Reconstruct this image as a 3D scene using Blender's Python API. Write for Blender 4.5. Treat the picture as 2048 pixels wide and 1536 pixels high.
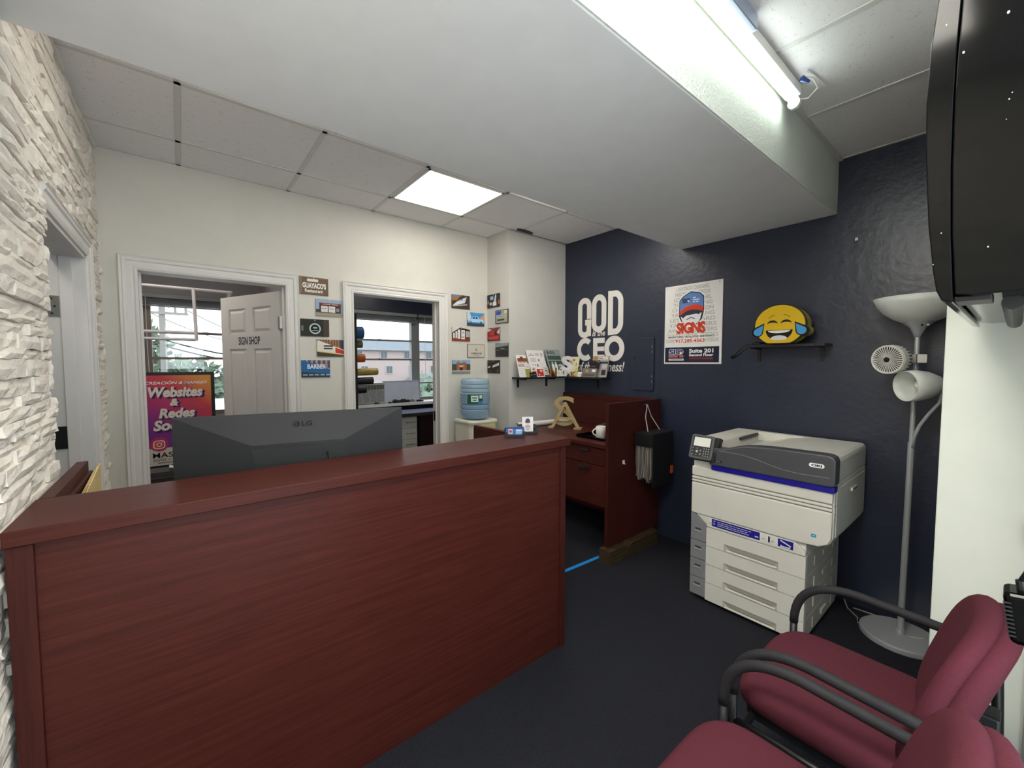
import bpy, bmesh, math, random
from mathutils import Vector, Matrix
R = math.radians
random.seed(7)
for o in list(bpy.data.objects): bpy.data.objects.remove(o)
SC = bpy.context.scene
COL = SC.collection

# ------------------------------------------------------------------ camera, world, exposure
cam_d = bpy.data.cameras.new('camera'); cam_d.sensor_width = 36.0; cam_d.lens = 818.0 / 2048.0 * 36.0
cam_d.clip_start = 0.02; cam_d.clip_end = 400
cam = bpy.data.objects.new('camera', cam_d); COL.objects.link(cam)
cam.location = (0, 0, 1.468)
cam.rotation_euler = (R(90 - 2.939), 0, R(-39.03))
SC.camera = cam
SC.view_settings.view_transform = 'Standard'; SC.view_settings.look = 'None'
SC.view_settings.gamma = 1; SC.view_settings.use_curve_mapping = False
SC.view_settings.exposure = 1.65
wd = bpy.data.worlds.new('world'); SC.world = wd; wd.use_nodes = True
bg = wd.node_tree.nodes['Background']
bg.inputs[0].default_value = (0.90, 0.96, 1.0, 1); bg.inputs[1].default_value = 1.2
PANEL_L = 2.5
LEFT_FILL_L = 1.8
RIGHT_FILL_L = 4.0
TUBE_L = 3.4
FRONT_FILL_L = 14.0
OFFICE_FILL_L = 3.5
HALL_L = 5.0

# ------------------------------------------------------------------ materials
def lin(c):
    if isinstance(c, str):
        c = tuple(int(c[i:i+2], 16) / 255 for i in (0, 2, 4))
        return tuple((x / 12.92 if x <= 0.04045 else ((x + 0.055) / 1.055) ** 2.4) for x in c)
    return tuple(c)
MC = {}
def mat(name, col, rough=0.5, metal=0.0, var=0.06, vscale=8.0, bump=0.0, bscale=60.0, emit=0.0, spec=0.5, coat=0.0, trans=0.0, stretch=None, sub=0.0, alpha=1.0):
    if name in MC: return MC[name]
    m = bpy.data.materials.new(name); m.use_nodes = True
    nt = m.node_tree; b = nt.nodes['Principled BSDF']; c = lin(col)
    b.inputs['Roughness'].default_value = rough; b.inputs['Metallic'].default_value = metal
    b.inputs['Specular IOR Level'].default_value = spec
    b.inputs['Coat Weight'].default_value = coat
    b.inputs['Transmission Weight'].default_value = trans
    b.inputs['Alpha'].default_value = alpha
    tc = nt.nodes.new('ShaderNodeTexCoord'); mp = nt.nodes.new('ShaderNodeMapping')
    nt.links.new(tc.outputs['Object'], mp.inputs[0])
    if stretch: mp.inputs['Scale'].default_value = stretch
    n = nt.nodes.new('ShaderNodeTexNoise'); n.inputs['Scale'].default_value = vscale; n.inputs['Detail'].default_value = 4
    nt.links.new(mp.outputs[0], n.inputs['Vector'])
    r = nt.nodes.new('ShaderNodeValToRGB')
    r.color_ramp.elements[0].position = 0.3; r.color_ramp.elements[1].position = 0.7
    r.color_ramp.elements[0].color = tuple(x * (1 - var) for x in c) + (1,)
    r.color_ramp.elements[1].color = tuple(min(1, x * (1 + var)) for x in c) + (1,)
    nt.links.new(n.outputs['Fac'], r.inputs[0]); nt.links.new(r.outputs[0], b.inputs['Base Color'])
    if bump:
        n2 = nt.nodes.new('ShaderNodeTexNoise'); n2.inputs['Scale'].default_value = bscale; n2.inputs['Detail'].default_value = 5
        nt.links.new(mp.outputs[0], n2.inputs['Vector'])
        bp = nt.nodes.new('ShaderNodeBump'); bp.inputs['Strength'].default_value = bump; bp.inputs['Distance'].default_value = 0.01
        nt.links.new(n2.outputs['Fac'], bp.inputs['Height']); nt.links.new(bp.outputs[0], b.inputs['Normal'])
    if emit:
        b.inputs['Emission Color'].default_value = c + (1,); b.inputs['Emission Strength'].default_value = emit
    MC[name] = m
    return m
def ink(hexc):                     # plain printed colour
    return mat('ink_' + hexc, hexc, rough=0.6, var=0.02, spec=0.25)
def wood(name, base, dark, axis=0):
    m = mat(name, base, rough=0.42, var=0.0, spec=0.18)
    nt = m.node_tree; b = nt.nodes['Principled BSDF']
    tc = nt.nodes.new('ShaderNodeTexCoord'); mp = nt.nodes.new('ShaderNodeMapping')
    s = [55, 55, 55]; s[axis] = 2.0; mp.inputs['Scale'].default_value = s
    nt.links.new(tc.outputs['Object'], mp.inputs[0])
    n = nt.nodes.new('ShaderNodeTexNoise'); n.inputs['Scale'].default_value = 1.6; n.inputs['Detail'].default_value = 6; n.inputs['Roughness'].default_value = 0.65
    nt.links.new(mp.outputs[0], n.inputs['Vector'])
    r = nt.nodes.new('ShaderNodeValToRGB'); r.color_ramp.elements[0].position = 0.34; r.color_ramp.elements[1].position = 0.68
    r.color_ramp.elements[0].color = lin(dark) + (1,); r.color_ramp.elements[1].color = lin(base) + (1,)
    nt.links.new(n.outputs['Fac'], r.inputs[0]); nt.links.new(r.outputs[0], b.inputs['Base Color'])
    return m
def speckled(name, base, speck, scale=140, thr=0.33, bump=0.3):
    m = mat(name, base, rough=0.9, var=0.0)
    nt = m.node_tree; b = nt.nodes['Principled BSDF']
    tc = nt.nodes.new('ShaderNodeTexCoord'); mp = nt.nodes.new('ShaderNodeMapping'); mp.inputs['Scale'].default_value = (1, 1.7, 1)
    nt.links.new(tc.outputs['Object'], mp.inputs[0])
    v = nt.nodes.new('ShaderNodeTexVoronoi'); v.inputs['Scale'].default_value = scale
    n = nt.nodes.new('ShaderNodeTexNoise'); n.inputs['Scale'].default_value = 30
    nt.links.new(mp.outputs[0], v.inputs['Vector']); nt.links.new(mp.outputs[0], n.inputs['Vector'])
    ad = nt.nodes.new('ShaderNodeMath'); ad.operation = 'ADD'
    mu = nt.nodes.new('ShaderNodeMath'); mu.operation = 'MULTIPLY'; mu.inputs[1].default_value = 0.9
    nt.links.new(n.outputs['Fac'], mu.inputs[0]); nt.links.new(v.outputs['Distance'], ad.inputs[0]); nt.links.new(mu.outputs[0], ad.inputs[1])
    r = nt.nodes.new('ShaderNodeValToRGB'); r.color_ramp.elements[0].position = thr + 0.16; r.color_ramp.elements[1].position = thr + 0.24
    r.color_ramp.elements[0].color = lin(speck) + (1,); r.color_ramp.elements[1].color = lin(base) + (1,)
    nt.links.new(ad.outputs[0], r.inputs[0]); nt.links.new(r.outputs[0], b.inputs['Base Color'])
    bp = nt.nodes.new('ShaderNodeBump'); bp.inputs['Strength'].default_value = bump; bp.inputs['Distance'].default_value = 0.003
    nt.links.new(r.outputs[0], bp.inputs['Height']); nt.links.new(bp.outputs[0], b.inputs['Normal'])
    return m
def glass_mat(name, tint, refl=0.08):
    m = bpy.data.materials.new(name); m.use_nodes = True; nt = m.node_tree
    for n in list(nt.nodes): nt.nodes.remove(n)
    o = nt.nodes.new('ShaderNodeOutputMaterial'); t = nt.nodes.new('ShaderNodeBsdfTransparent'); g = nt.nodes.new('ShaderNodeBsdfGlossy')
    t.inputs[0].default_value = tint + (1,); g.inputs['Roughness'].default_value = 0.02
    n = nt.nodes.new('ShaderNodeTexNoise'); n.inputs['Scale'].default_value = 6
    mr = nt.nodes.new('ShaderNodeMapRange'); mr.inputs['To Min'].default_value = refl * 0.8; mr.inputs['To Max'].default_value = refl * 1.2
    mx = nt.nodes.new('ShaderNodeMixShader'); nt.links.new(n.outputs['Fac'], mr.inputs[0]); nt.links.new(mr.outputs[0], mx.inputs[0])
    nt.links.new(t.outputs[0], mx.inputs[1]); nt.links.new(g.outputs[0], mx.inputs[2]); nt.links.new(mx.outputs[0], o.inputs[0])
    return m

WALL = mat('wall_greige_paint', 'd9d6cd', 0.75, bump=0.06, bscale=90, var=0.02)
COLP = mat('column_paint', 'd0cec8', 0.75, bump=0.06, bscale=90, var=0.02)
NAVY = mat('navy_eggshell_paint', '2a3042', 0.34, bump=0.22, bscale=28, var=0.10, vscale=3, spec=0.55)
NAVYM = mat('navy_painted_metal', '2a3042', 0.34, bump=0.05, bscale=60, var=0.06)
WHITEW = mat('white_wall_paint', 'dfe2d8', 0.6, bump=0.06, bscale=24, var=0.02)
PLASTER = mat('rough_plaster_paint', 'dfe3da', 0.7, bump=0.45, bscale=110, var=0.02)
BEAMB = mat('smooth_beam_paint', 'ebebec', 0.7, bump=0.05, bscale=40, var=0.02)
MAUVE = mat('office_mauve_paint', 'a9a4a6', 0.8, var=0.03)
TRIM = mat('trim_white_gloss', 'e2dfdb', 0.4, var=0.02)
DOORW = mat('door_white_paint', 'dedad6', 0.45, var=0.02)
CARPET = mat('navy_carpet', '292a31', 0.95, var=0.35, vscale=260, bump=0.5, bscale=400, spec=0.1)
TILE = speckled('fissured_ceiling_tile', 'eeebec', '85878a', 150, 0.34)
TBAR = mat('ceiling_tbar_enamel', 'd5d4d0', 0.5, var=0.02)
STONE = mat('white_painted_stone', 'ece5db', 0.85, var=0.07, vscale=25, bump=0.6, bscale=45)
MAHX = wood('mahogany_laminate_x', '50241e', '3f1a15', 0)
MAHY = wood('mahogany_laminate_y', '50241e', '3f1a15', 1)
MAHZ = wood('mahogany_laminate_z', '4a211c', '3b1814', 2)
BLACK = mat('black_plastic', '17181b', 0.45, var=0.1)
BLACKG = mat('black_gloss_plastic', '050607', 0.10, var=0.05, spec=0.12)
BLACKM = mat('black_metal', '141416', 0.4, var=0.1)
DGREY = mat('dark_grey_plastic', '4a4b4f', 0.42, var=0.05)
MGREY = mat('mid_grey_plastic', '86868a', 0.5, var=0.04)
BEIGE = mat('printer_beige_plastic', 'dddbd2', 0.42, var=0.02, bump=0.03, bscale=300)
WPLAST = mat('white_plastic', 'e6e5de', 0.4, var=0.02)
SILVER = mat('silver_lamp_enamel', 'b4b7bb', 0.38, metal=0.35, var=0.03)
STEEL = mat('brushed_steel', 'a9a69c', 0.35, metal=0.9, var=0.06)
BURG = mat('burgundy_fabric', '5a2a35', 0.95, var=0.10, vscale=500, bump=0.35, bscale=500, spec=0.15)
FOAM = mat('black_foam_rubber', '2a292c', 0.7, var=0.08, vscale=40, spec=0.3)
PAPER = mat('white_paper', 'ece9e6', 0.7, var=0.02)
GOLD = mat('gold_painted_board', 'b09a6c', 0.5, var=0.08, bump=0.1)
GLASS = glass_mat('window_glass', (0.95, 0.98, 0.98))
ALUG = mat('grey_window_frame', '8b8c8c', 0.5, metal=0.2, var=0.05)
ALUB = mat('bronze_window_frame', '8f7f74', 0.5, metal=0.1, var=0.05)

def translucent_mat(name, tint, col, k):
    m = mat(name, col, 0.12, var=0.04); nt = m.node_tree; b = nt.nodes['Principled BSDF']; o = nt.nodes['Material Output']
    t = nt.nodes.new('ShaderNodeBsdfTransparent'); t.inputs[0].default_value = tint + (1,); mx = nt.nodes.new('ShaderNodeMixShader'); mx.inputs[0].default_value = k
    nt.links.new(t.outputs[0], mx.inputs[1]); nt.links.new(b.outputs[0], mx.inputs[2]); nt.links.new(mx.outputs[0], o.inputs[0]); return m

# ------------------------------------------------------------------ builders
W = {}                                    # world matrices of parents
def props(o, label=None, cat=None, group=None, kind=None):
    if label: o['label'] = label
    if cat: o['category'] = cat
    if group: o['group'] = group
    if kind: o['kind'] = kind
    return o
def thing(name, label, cat, loc, rz=0.0, group=None):
    o = bpy.data.objects.new(name, None); COL.objects.link(o)
    o.empty_display_size = 0.05; o.location = loc; o.rotation_euler = (0, 0, rz)
    W[o.name] = Matrix.Translation(loc) @ Matrix.Rotation(rz, 4, 'Z')
    return props(o, label, cat, group)
FONT = {}
def text_mesh(s, bold=0.0, shear=0.0):
    k = (s, bold, shear)
    if k not in FONT:
        cu = bpy.data.curves.new('t', 'FONT'); cu.body = s; cu.size = 1; cu.offset = bold; cu.shear = shear
        cu.resolution_u = 3; cu.fill_mode = 'FRONT'
        ob = bpy.data.objects.new('t', cu); me = ob.to_mesh()
        vs = [v.co.copy() for v in me.vertices]; fs = [tuple(p.vertices) for p in me.polygons]
        ob.to_mesh_clear(); bpy.data.objects.remove(ob); bpy.data.curves.remove(cu)
        x0 = min(v.x for v in vs); x1 = max(v.x for v in vs); y0 = min(v.y for v in vs); y1 = max(v.y for v in vs)
        FONT[k] = ([((v.x - x0) / (x1 - x0), (v.y - y0) / (y1 - y0)) for v in vs], fs)
    return FONT[k]
def frame(o, u, v):                       # local frame: columns u, v, n
    u = Vector(u).normalized(); v = Vector(v).normalized(); n = u.cross(v)
    return Matrix.Translation(Vector(o)) @ Matrix(((u.x, v.x, n.x, 0), (u.y, v.y, n.y, 0), (u.z, v.z, n.z, 0), (0, 0, 0, 1)))
class MB:
    def __init__(s, M=None): s.v = []; s.f = []; s.m = []; s.mats = []; s.M = M or Matrix()
    def mi(s, m):
        if m not in s.mats: s.mats.append(m)
        return s.mats.index(m)
    def add(s, vs, fs, m=None):
        k = len(s.v); s.v += [s.M @ Vector(v) for v in vs]; s.f += [tuple(i + k for i in f) for f in fs]
        s.m += [s.mi(m) if m else 0] * len(fs); return s
    def box(s, x0, x1, y0, y1, z0, z1, m=None):
        x0, x1 = sorted((x0, x1)); y0, y1 = sorted((y0, y1)); z0, z1 = sorted((z0, z1))
        return s.add([(x0,y0,z0),(x1,y0,z0),(x1,y1,z0),(x0,y1,z0),(x0,y0,z1),(x1,y0,z1),(x1,y1,z1),(x0,y1,z1)],
            [(0,3,2,1),(4,5,6,7),(0,1,5,4),(1,2,6,5),(2,3,7,6),(3,0,4,7)], m)
    def prism(s, poly, z0, z1, m=None, cap=True):    # poly in local xy, extruded along z
        n = len(poly); vs = [(x, y, z0) for x, y in poly] + [(x, y, z1) for x, y in poly]
        fs = [(i, (i + 1) % n, n + (i + 1) % n, n + i) for i in range(n)]
        if cap: fs += [tuple(range(n - 1, -1, -1)), tuple(range(n, 2 * n))]
        return s.add(vs, fs, m)
    def lathe(s, prof, o=(0,0,0), ax=(0,0,1), n=28, m=None, close=False):
        ax = Vector(ax).normalized(); t = Vector((1,0,0)) if abs(ax.x) < 0.9 else Vector((0,1,0))
        u = ax.cross(t).normalized(); w = ax.cross(u); o = Vector(o); vs = []; fs = []
        for r, h in prof:
            for k in range(n):
                a = 2 * math.pi * k / n; vs.append(o + ax * h + (u * math.cos(a) + w * math.sin(a)) * r)
        for i in range(len(prof) - 1):
            for k in range(n):
                a, b = i * n + k, i * n + (k + 1) % n; fs.append((a, b, b + n, a + n))
        if prof[0][0] > 1e-5 and close: fs.append(tuple(range(n - 1, -1, -1)))
        if prof[-1][0] > 1e-5 and close: fs.append(tuple(range((len(prof) - 1) * n, len(prof) * n)))
        return s.add(vs, fs, m)
    def cyl(s, p0, p1, r, n=16, m=None, r2=None):
        p0 = Vector(p0); p1 = Vector(p1); h = (p1 - p0).length
        return s.lathe([(r, 0), (r if r2 is None else r2, h)], p0, p1 - p0, n, m, True)
    def tube(s, pts, r, n=8, m=None):
        pts = [Vector(p) for p in pts]; vs = []; fs = []; up = Vector((0.13, 0.21, 0.97)); N = len(pts)
        rr = r if isinstance(r, (list, tuple)) else [r] * N; pu = None
        for i, p in enumerate(pts):
            d = (pts[min(i + 1, N - 1)] - pts[max(i - 1, 0)]).normalized()
            u = (up - d * up.dot(d)) if pu is None else (pu - d * pu.dot(d))
            u.normalize(); pu = u; w = d.cross(u)
            for k in range(n):
                a = 2 * math.pi * k / n; vs.append(p + (u * math.cos(a) + w * math.sin(a)) * rr[i])
        for i in range(N - 1):
            for k in range(n):
                a, b = i * n + k, i * n + (k + 1) % n; fs.append((a, b, b + n, a + n))
        fs += [tuple(range(n - 1, -1, -1)), tuple(range((N - 1) * n, N * n))]
        return s.add(vs, fs, m)
    def loft(s, rings, m=None, cap=True):
        n = len(rings[0]); vs = [p for r in rings for p in r]; fs = []
        for i in range(len(rings) - 1):
            for k in range(n):
                a, b = i * n + k, i * n + (k + 1) % n; fs.append((a, b, b + n, a + n))
        if cap: fs += [tuple(range(n - 1, -1, -1)), tuple(range((len(rings) - 1) * n, len(rings) * n))]
        return s.add(vs, fs, m)
    def build(s, name, m=None, parent=None, smooth=False, bevel=0.0, seg=2, label=None, cat=None, group=None, kind=None, origin=None, fix=True):
        vs = s.v
        if parent is not None:
            inv = W[parent.name].inverted() if parent.name in W else Matrix(); vs = [inv @ v for v in vs]; loc = None
        else:
            xs = [v.x for v in vs]; ys = [v.y for v in vs]
            loc = Vector(origin) if origin else Vector(((min(xs) + max(xs)) / 2, (min(ys) + max(ys)) / 2, min(v.z for v in vs)))
            vs = [v - loc for v in vs]
        me = bpy.data.meshes.new(name); me.from_pydata([tuple(v) for v in vs], [], s.f)
        ml = list(s.mats)
        if not ml: ml = [m]
        elif m is not None and m not in ml: ml = ml
        for k in ml: me.materials.append(k)
        if s.mats:
            for p, i in zip(me.polygons, s.m): p.material_index = i
        if fix:
            b = bmesh.new(); b.from_mesh(me); bmesh.ops.recalc_face_normals(b, faces=b.faces); b.to_mesh(me); b.free()
        if smooth:
            for p in me.polygons: p.use_smooth = True
        me.update()
        o = bpy.data.objects.new(name, me); COL.objects.link(o)
        if parent is not None: o.parent = parent; W[o.name] = W.get(parent.name, Matrix())
        else: o.location = loc; W[o.name] = Matrix.Translation(loc)
        if bevel:
            mo = o.modifiers.new('bevel', 'BEVEL'); mo.width = bevel; mo.segments = seg; mo.limit_method = 'ANGLE'; mo.angle_limit = R(40)
            mo.harden_normals = False
        return props(o, label, cat, group, kind)
def bx(name, x0, x1, y0, y1, z0, z1, m, parent=None, bevel=0.0, **k):
    return MB().box(x0, x1, y0, y1, z0, z1).build(name, m, parent, bevel=bevel, **k)
def arc(cx, cy, rx, ry, a0, a1, n=16):
    return [(cx + rx * math.cos(R(a0 + (a1 - a0) * i / n)), cy + ry * math.sin(R(a0 + (a1 - a0) * i / n))) for i in range(n + 1)]
def rrect(x0, x1, y0, y1, r, n=5):
    return arc(x1 - r, y1 - r, r, r, 0, 90, n) + arc(x0 + r, y1 - r, r, r, 90, 180, n) + arc(x0 + r, y0 + r, r, r, 180, 270, n) + arc(x1 - r, y0 + r, r, r, 270, 360, n)
class Print(MB):                          # flat print: layers of coloured shapes just proud of a face
    def __init__(s, o, u, v, eps=0.00012, lift=0.0006):
        super().__init__(frame(o, u, v)); s.z = lift; s.eps = eps
    def nx(s): s.z += s.eps; return s.z
    def poly(s, pts, c):
        z = s.nx(); s.add([(x, y, z) for x, y in pts], [tuple(range(len(pts)))], ink(c)); return s
    def rect(s, x0, y0, x1, y1, c): return s.poly([(x0, y0), (x1, y0), (x1, y1), (x0, y1)], c)
    def disc(s, x, y, rx, c, ry=None, n=20): return s.poly(arc(x, y, rx, ry or rx, 0, 360, n)[:-1], c)
    def stroke(s, pts, w, c, closed=False):
        z = s.nx(); N = len(pts); vs = []; fs = []
        for i in range(N):
            a = pts[(i - 1) % N] if (closed or i) else pts[i]; b = pts[(i + 1) % N] if (closed or i < N - 1) else pts[i]
            p = Vector(pts[i]); d0 = (p - Vector(a)); d1 = (Vector(b) - p)
            d0 = d0.normalized() if d0.length > 1e-9 else d1.normalized(); d1 = d1.normalized() if d1.length > 1e-9 else d0
            n0 = Vector((-d0.y, d0.x)); n1 = Vector((-d1.y, d1.x)); nn = (n0 + n1)
            nn = nn.normalized() if nn.length > 1e-6 else n0
            k = min(1.6, 1 / max(0.3, nn.dot(n0))); off = nn * (w / 2 * k)
            vs += [(p.x + off.x, p.y + off.y, z), (p.x - off.x, p.y - off.y, z)]
        for i in range(N if closed else N - 1):
            j = (i + 1) % N; fs.append((2*i, 2*i+1, 2*j+1, 2*j))
        s.add(vs, fs, ink(c)); return s
    def text(s, t, x0, y0, x1, y1, c, bold=0.0, shear=0.0):
        z = s.nx(); vs, fs = text_mesh(t, bold, shear)
        s.add([(x0 + a * (x1 - x0), y0 + b * (y1 - y0), z) for a, b in vs], fs, ink(c)); return s
    def bars(s, words, x0, y0, x1, y1, c, bold=0.0, shear=0.0):     # print too small to read: one bar for each word
        n = sum(words) + len(words) - 1; p = 0; h = (y1 - y0) * 0.22
        for k in words: s.rect(x0 + (x1 - x0) * p / n, y0 + h, x0 + (x1 - x0) * (p + k) / n, y1 - h, c); p += k + 1
        return s
    def done(s, parent, name='print'): return s.build(name, None, parent, fix=False)
# ------------------------------------------------------------------ the room
CEIL = 2.70
XN = 3.148           # navy wall
YB = 3.34            # back wall
def struct(name, mb, m, label, bevel=0.0, **k): return mb.build(name, m, None, bevel=bevel, kind='structure', label=label, **k)
struct('floor', MB().box(-1.3, 4.6, -0.5, 6.0, -0.08, 0), CARPET, 'dark navy carpet floor')
# back wall with two door openings
D1 = (-0.18, 0.605); D2 = (1.085, 1.846); DH = 2.022; JT = 0.018
wb = MB()
for x0, x1, z0, z1 in ((-1.3, D1[0] - JT, 0, CEIL), (D1[1] + JT, D2[0] - JT, 0, CEIL), (D2[1] + JT, 3.30, 0, CEIL), (D1[0] - JT, D1[1] + JT, DH + JT, CEIL), (D2[0] - JT, D2[1] + JT, DH + JT, CEIL)):
    wb.box(x0, x1, YB, YB + 0.12, z0, z1)
struct('wall_back', wb, WALL, 'greige painted back wall with two doorways')
struct('wall_column', MB().box(2.395, XN, 3.0, YB, 0, CEIL), COLP, 'greige boxed column in the far corner')
struct('wall_right', MB().box(XN, XN + 0.12, -0.5, 3.0, 0, CEIL), NAVY, 'navy painted wall with white lettering')
struct('wall_partition', MB().box(2.2, 2.25, -0.38, 0.171, 0, CEIL), WHITEW, 'white partition wall end behind the burgundy chairs', bevel=0.003)
FW = (-0.335, 1.45, 0.12, 2.52)                      # glazed front added behind the camera to let in fill daylight
wf = MB().box(FW[1], XN, -0.50, -0.38, 0, CEIL).box(-0.5, FW[0], -0.50, -0.38, 0, CEIL).box(FW[0], FW[1], -0.50, -0.38, 0, FW[2]).box(FW[0], FW[1], -0.50, -0.38, FW[3], CEIL)
struct('wall_front', wf, WHITEW, 'white wall behind the chairs')
gw = props(thing('window_3', 'tall glazed window added behind the camera for fill daylight', None, (0.55, -0.44, FW[2])), kind='structure')
for a in ((FW[0], FW[0] + 0.05, FW[2], FW[3]), (FW[1] - 0.05, FW[1], FW[2], FW[3]), (FW[0], FW[1], FW[2], FW[2] + 0.05), (FW[0], FW[1], FW[3] - 0.05, FW[3])): MB().box(a[0], a[1], -0.47, -0.42, a[2], a[3]).build('window_frame', ALUG, gw)
MB().box(FW[0] + 0.05, FW[1] - 0.05, -0.448, -0.442, FW[2] + 0.05, FW[3] - 0.05).build('pane', GLASS, gw)
bx('trim_raceway', 2.175, 2.2, -0.10, -0.062, 0, CEIL, mat('raceway_grey', '8d8f90', 0.5), kind='structure', label='grey vertical cable raceway on the white partition')
struct('ceiling_beam', MB().box(-0.45, XN, 0.735, 1.733, 2.375, CEIL), BEAMB, 'wide pale grey ceiling beam across the room', bevel=0.004)
bx('trim_beam_face', -0.45, XN - 0.001, 0.729, 0.735, 2.377, CEIL, PLASTER, kind='structure', label='rough plastered white side face of the ceiling beam')
bx('trim_wall_angle', -0.40, XN - 0.001, 0.709, 0.729, CEIL - 0.012, CEIL - 0.001, TBAR, kind='structure', label='white ceiling edge strip along the beam')
# ceiling: plenum slab, tiles and tee bars
ceil = MB().box(-1.3, 4.6, -0.5, 6.0, CEIL + 0.03, CEIL + 0.10).build('ceiling', mat('plenum_dark', '6b6b6b', 0.9), None, kind='structure', label='suspended ceiling of speckled white tiles')
gx = [-0.58, 0.03, 0.64, 1.25, 1.88, 2.49, XN]
def tile(x0, x1, y0, y1, holes=None):
    if x1 <= x0 or y1 <= y0: return
    m = MB(); m.box(x0 + 0.011, x1 - 0.011, y0 + 0.011, y1 - 0.011, CEIL, CEIL + 0.015)
    m.build('ceiling_tile', TILE, ceil, bevel=0.002, seg=1)
for y0, y1 in ((-0.38, 0.125), (0.125, 0.735), (1.733, 2.375), (2.375, 2.985), (2.985, YB)):
    for i in range(6):
        if abs(y0 - 2.375) < 0.01 and i == 3: continue                     # the light panel's bay
        a, b = max(gx[i], -0.37), gx[i + 1]
        if y0 > 2.9:
            b = min(b, 2.395)
        if abs(y0 - 1.733) < 0.01 and i in (1, 4): continue                # bays of the two added fill panels behind the beam
        if abs(y0 - 0.125) < 0.01 and i == 1: continue                     # bay of the added fill panel above the camera
        tile(a, b, y0, y1)
def tbar(x0, x1, y0, y1): MB().box(x0, x1, y0, y1, CEIL - 0.004, CEIL + 0.01).build('tee_bar', TBAR, ceil)
for x in gx[1:6]:
    tbar(x - 0.012, x + 0.012, -0.38, 0.735); tbar(x - 0.012, x + 0.012, 1.733, 2.985 if x > 2.4 else YB)
for y in (0.125, 2.375, 2.985): tbar(-0.37, XN, y - 0.012, y + 0.012)
for y0, y1 in ((YB - 0.02, YB), ): tbar(-0.37, 2.395, y0, y1)
tbar(XN - 0.015, XN, -0.38, 0.735); tbar(XN - 0.015, XN, 1.733, 3.0); tbar(2.395, XN, 2.985, 3.0); tbar(2.375, 2.395, 3.0, YB)
# dark broken tile gap above the column
tagd = MB(); tagd.prism([(2.44, 2.93), (2.50, 2.905), (2.63, 2.93), (2.66, 2.975), (2.46, 2.965)], CEIL - 0.006, CEIL - 0.0005)
tagd.build('tile_gap', mat('gap_dark', '3b3d42', 0.9), ceil)
# office shells
YW = 5.8
def wall_holes(name, x0, x1, y0, y1, z0, z1, holes, m, label):
    mb = MB(); xs = x0
    for hx0, hx1, hz0, hz1 in holes:
        if hx0 > xs: mb.box(xs, hx0, y0, y1, z0, z1)
        mb.box(hx0, hx1, y0, y1, z0, hz0); mb.box(hx0, hx1, y0, y1, hz1, z1); xs = hx1
    mb.box(xs, x1, y0, y1, z0, z1); return struct(name, mb, m, label)
wall_holes('wall_office', -1.3, 0.85, YW, YW + 0.14, 0, CEIL, [(-0.285, 0.76, 0.88, 2.14)], MAUVE, 'mauve grey wall around the window of the left office')
wall_holes('wall_sign_shop', 0.85, 4.6, YW, YW + 0.14, 0, CEIL, [(1.70, 3.95, 0.90, 2.14)], NAVY, 'navy wall around the window of the right office')
bx('wall_office_divider', 0.80, 0.90, YB + 0.12, YW, 0, CEIL, MAUVE, kind='structure', label='wall between the two back offices')
bx('wall_office_left', -1.3, -1.2, YB + 0.12, YW, 0, CEIL, MAUVE, kind='structure', label='left wall of the left office')
bx('wall_office_right', 4.5, 4.6, YB, YW, 0, CEIL, WALL, kind='structure', label='right wall of the right office')
bx('wall_office_back_face', 3.30, 4.6, YB, YB + 0.12, 0, CEIL, WALL, kind='structure', label='rear face wall of the right office')
# left wall (core behind the stone) with a doorway y 2.08 - 2.93
LX = -0.352; LD = (2.085, 2.93); LH = 2.0
wl = MB()
for y0, y1, z0, z1 in ((-0.5, LD[0], 0, CEIL), (LD[1], YB, 0, CEIL), (LD[0], LD[1], LH, CEIL)): wl.box(LX - 0.12, LX, y0, y1, z0, z1)
wall_left = struct('wall_left', wl, STONE, 'left wall faced with white stacked stone')
bx('wall_hall', -1.3, -1.2, 1.2, YB, 0, CEIL, mat('hall_dimness', '4a4f5c', 0.8), kind='structure', label='dark hall wall beyond the left doorway')  # dimness of the hall is put into the wall colour
bx('wall_hall_end', -1.3, LX - 0.12, 1.1, 1.2, 0, CEIL, MC['hall_dimness'], kind='structure', label='dark end wall of the hall')
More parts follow.
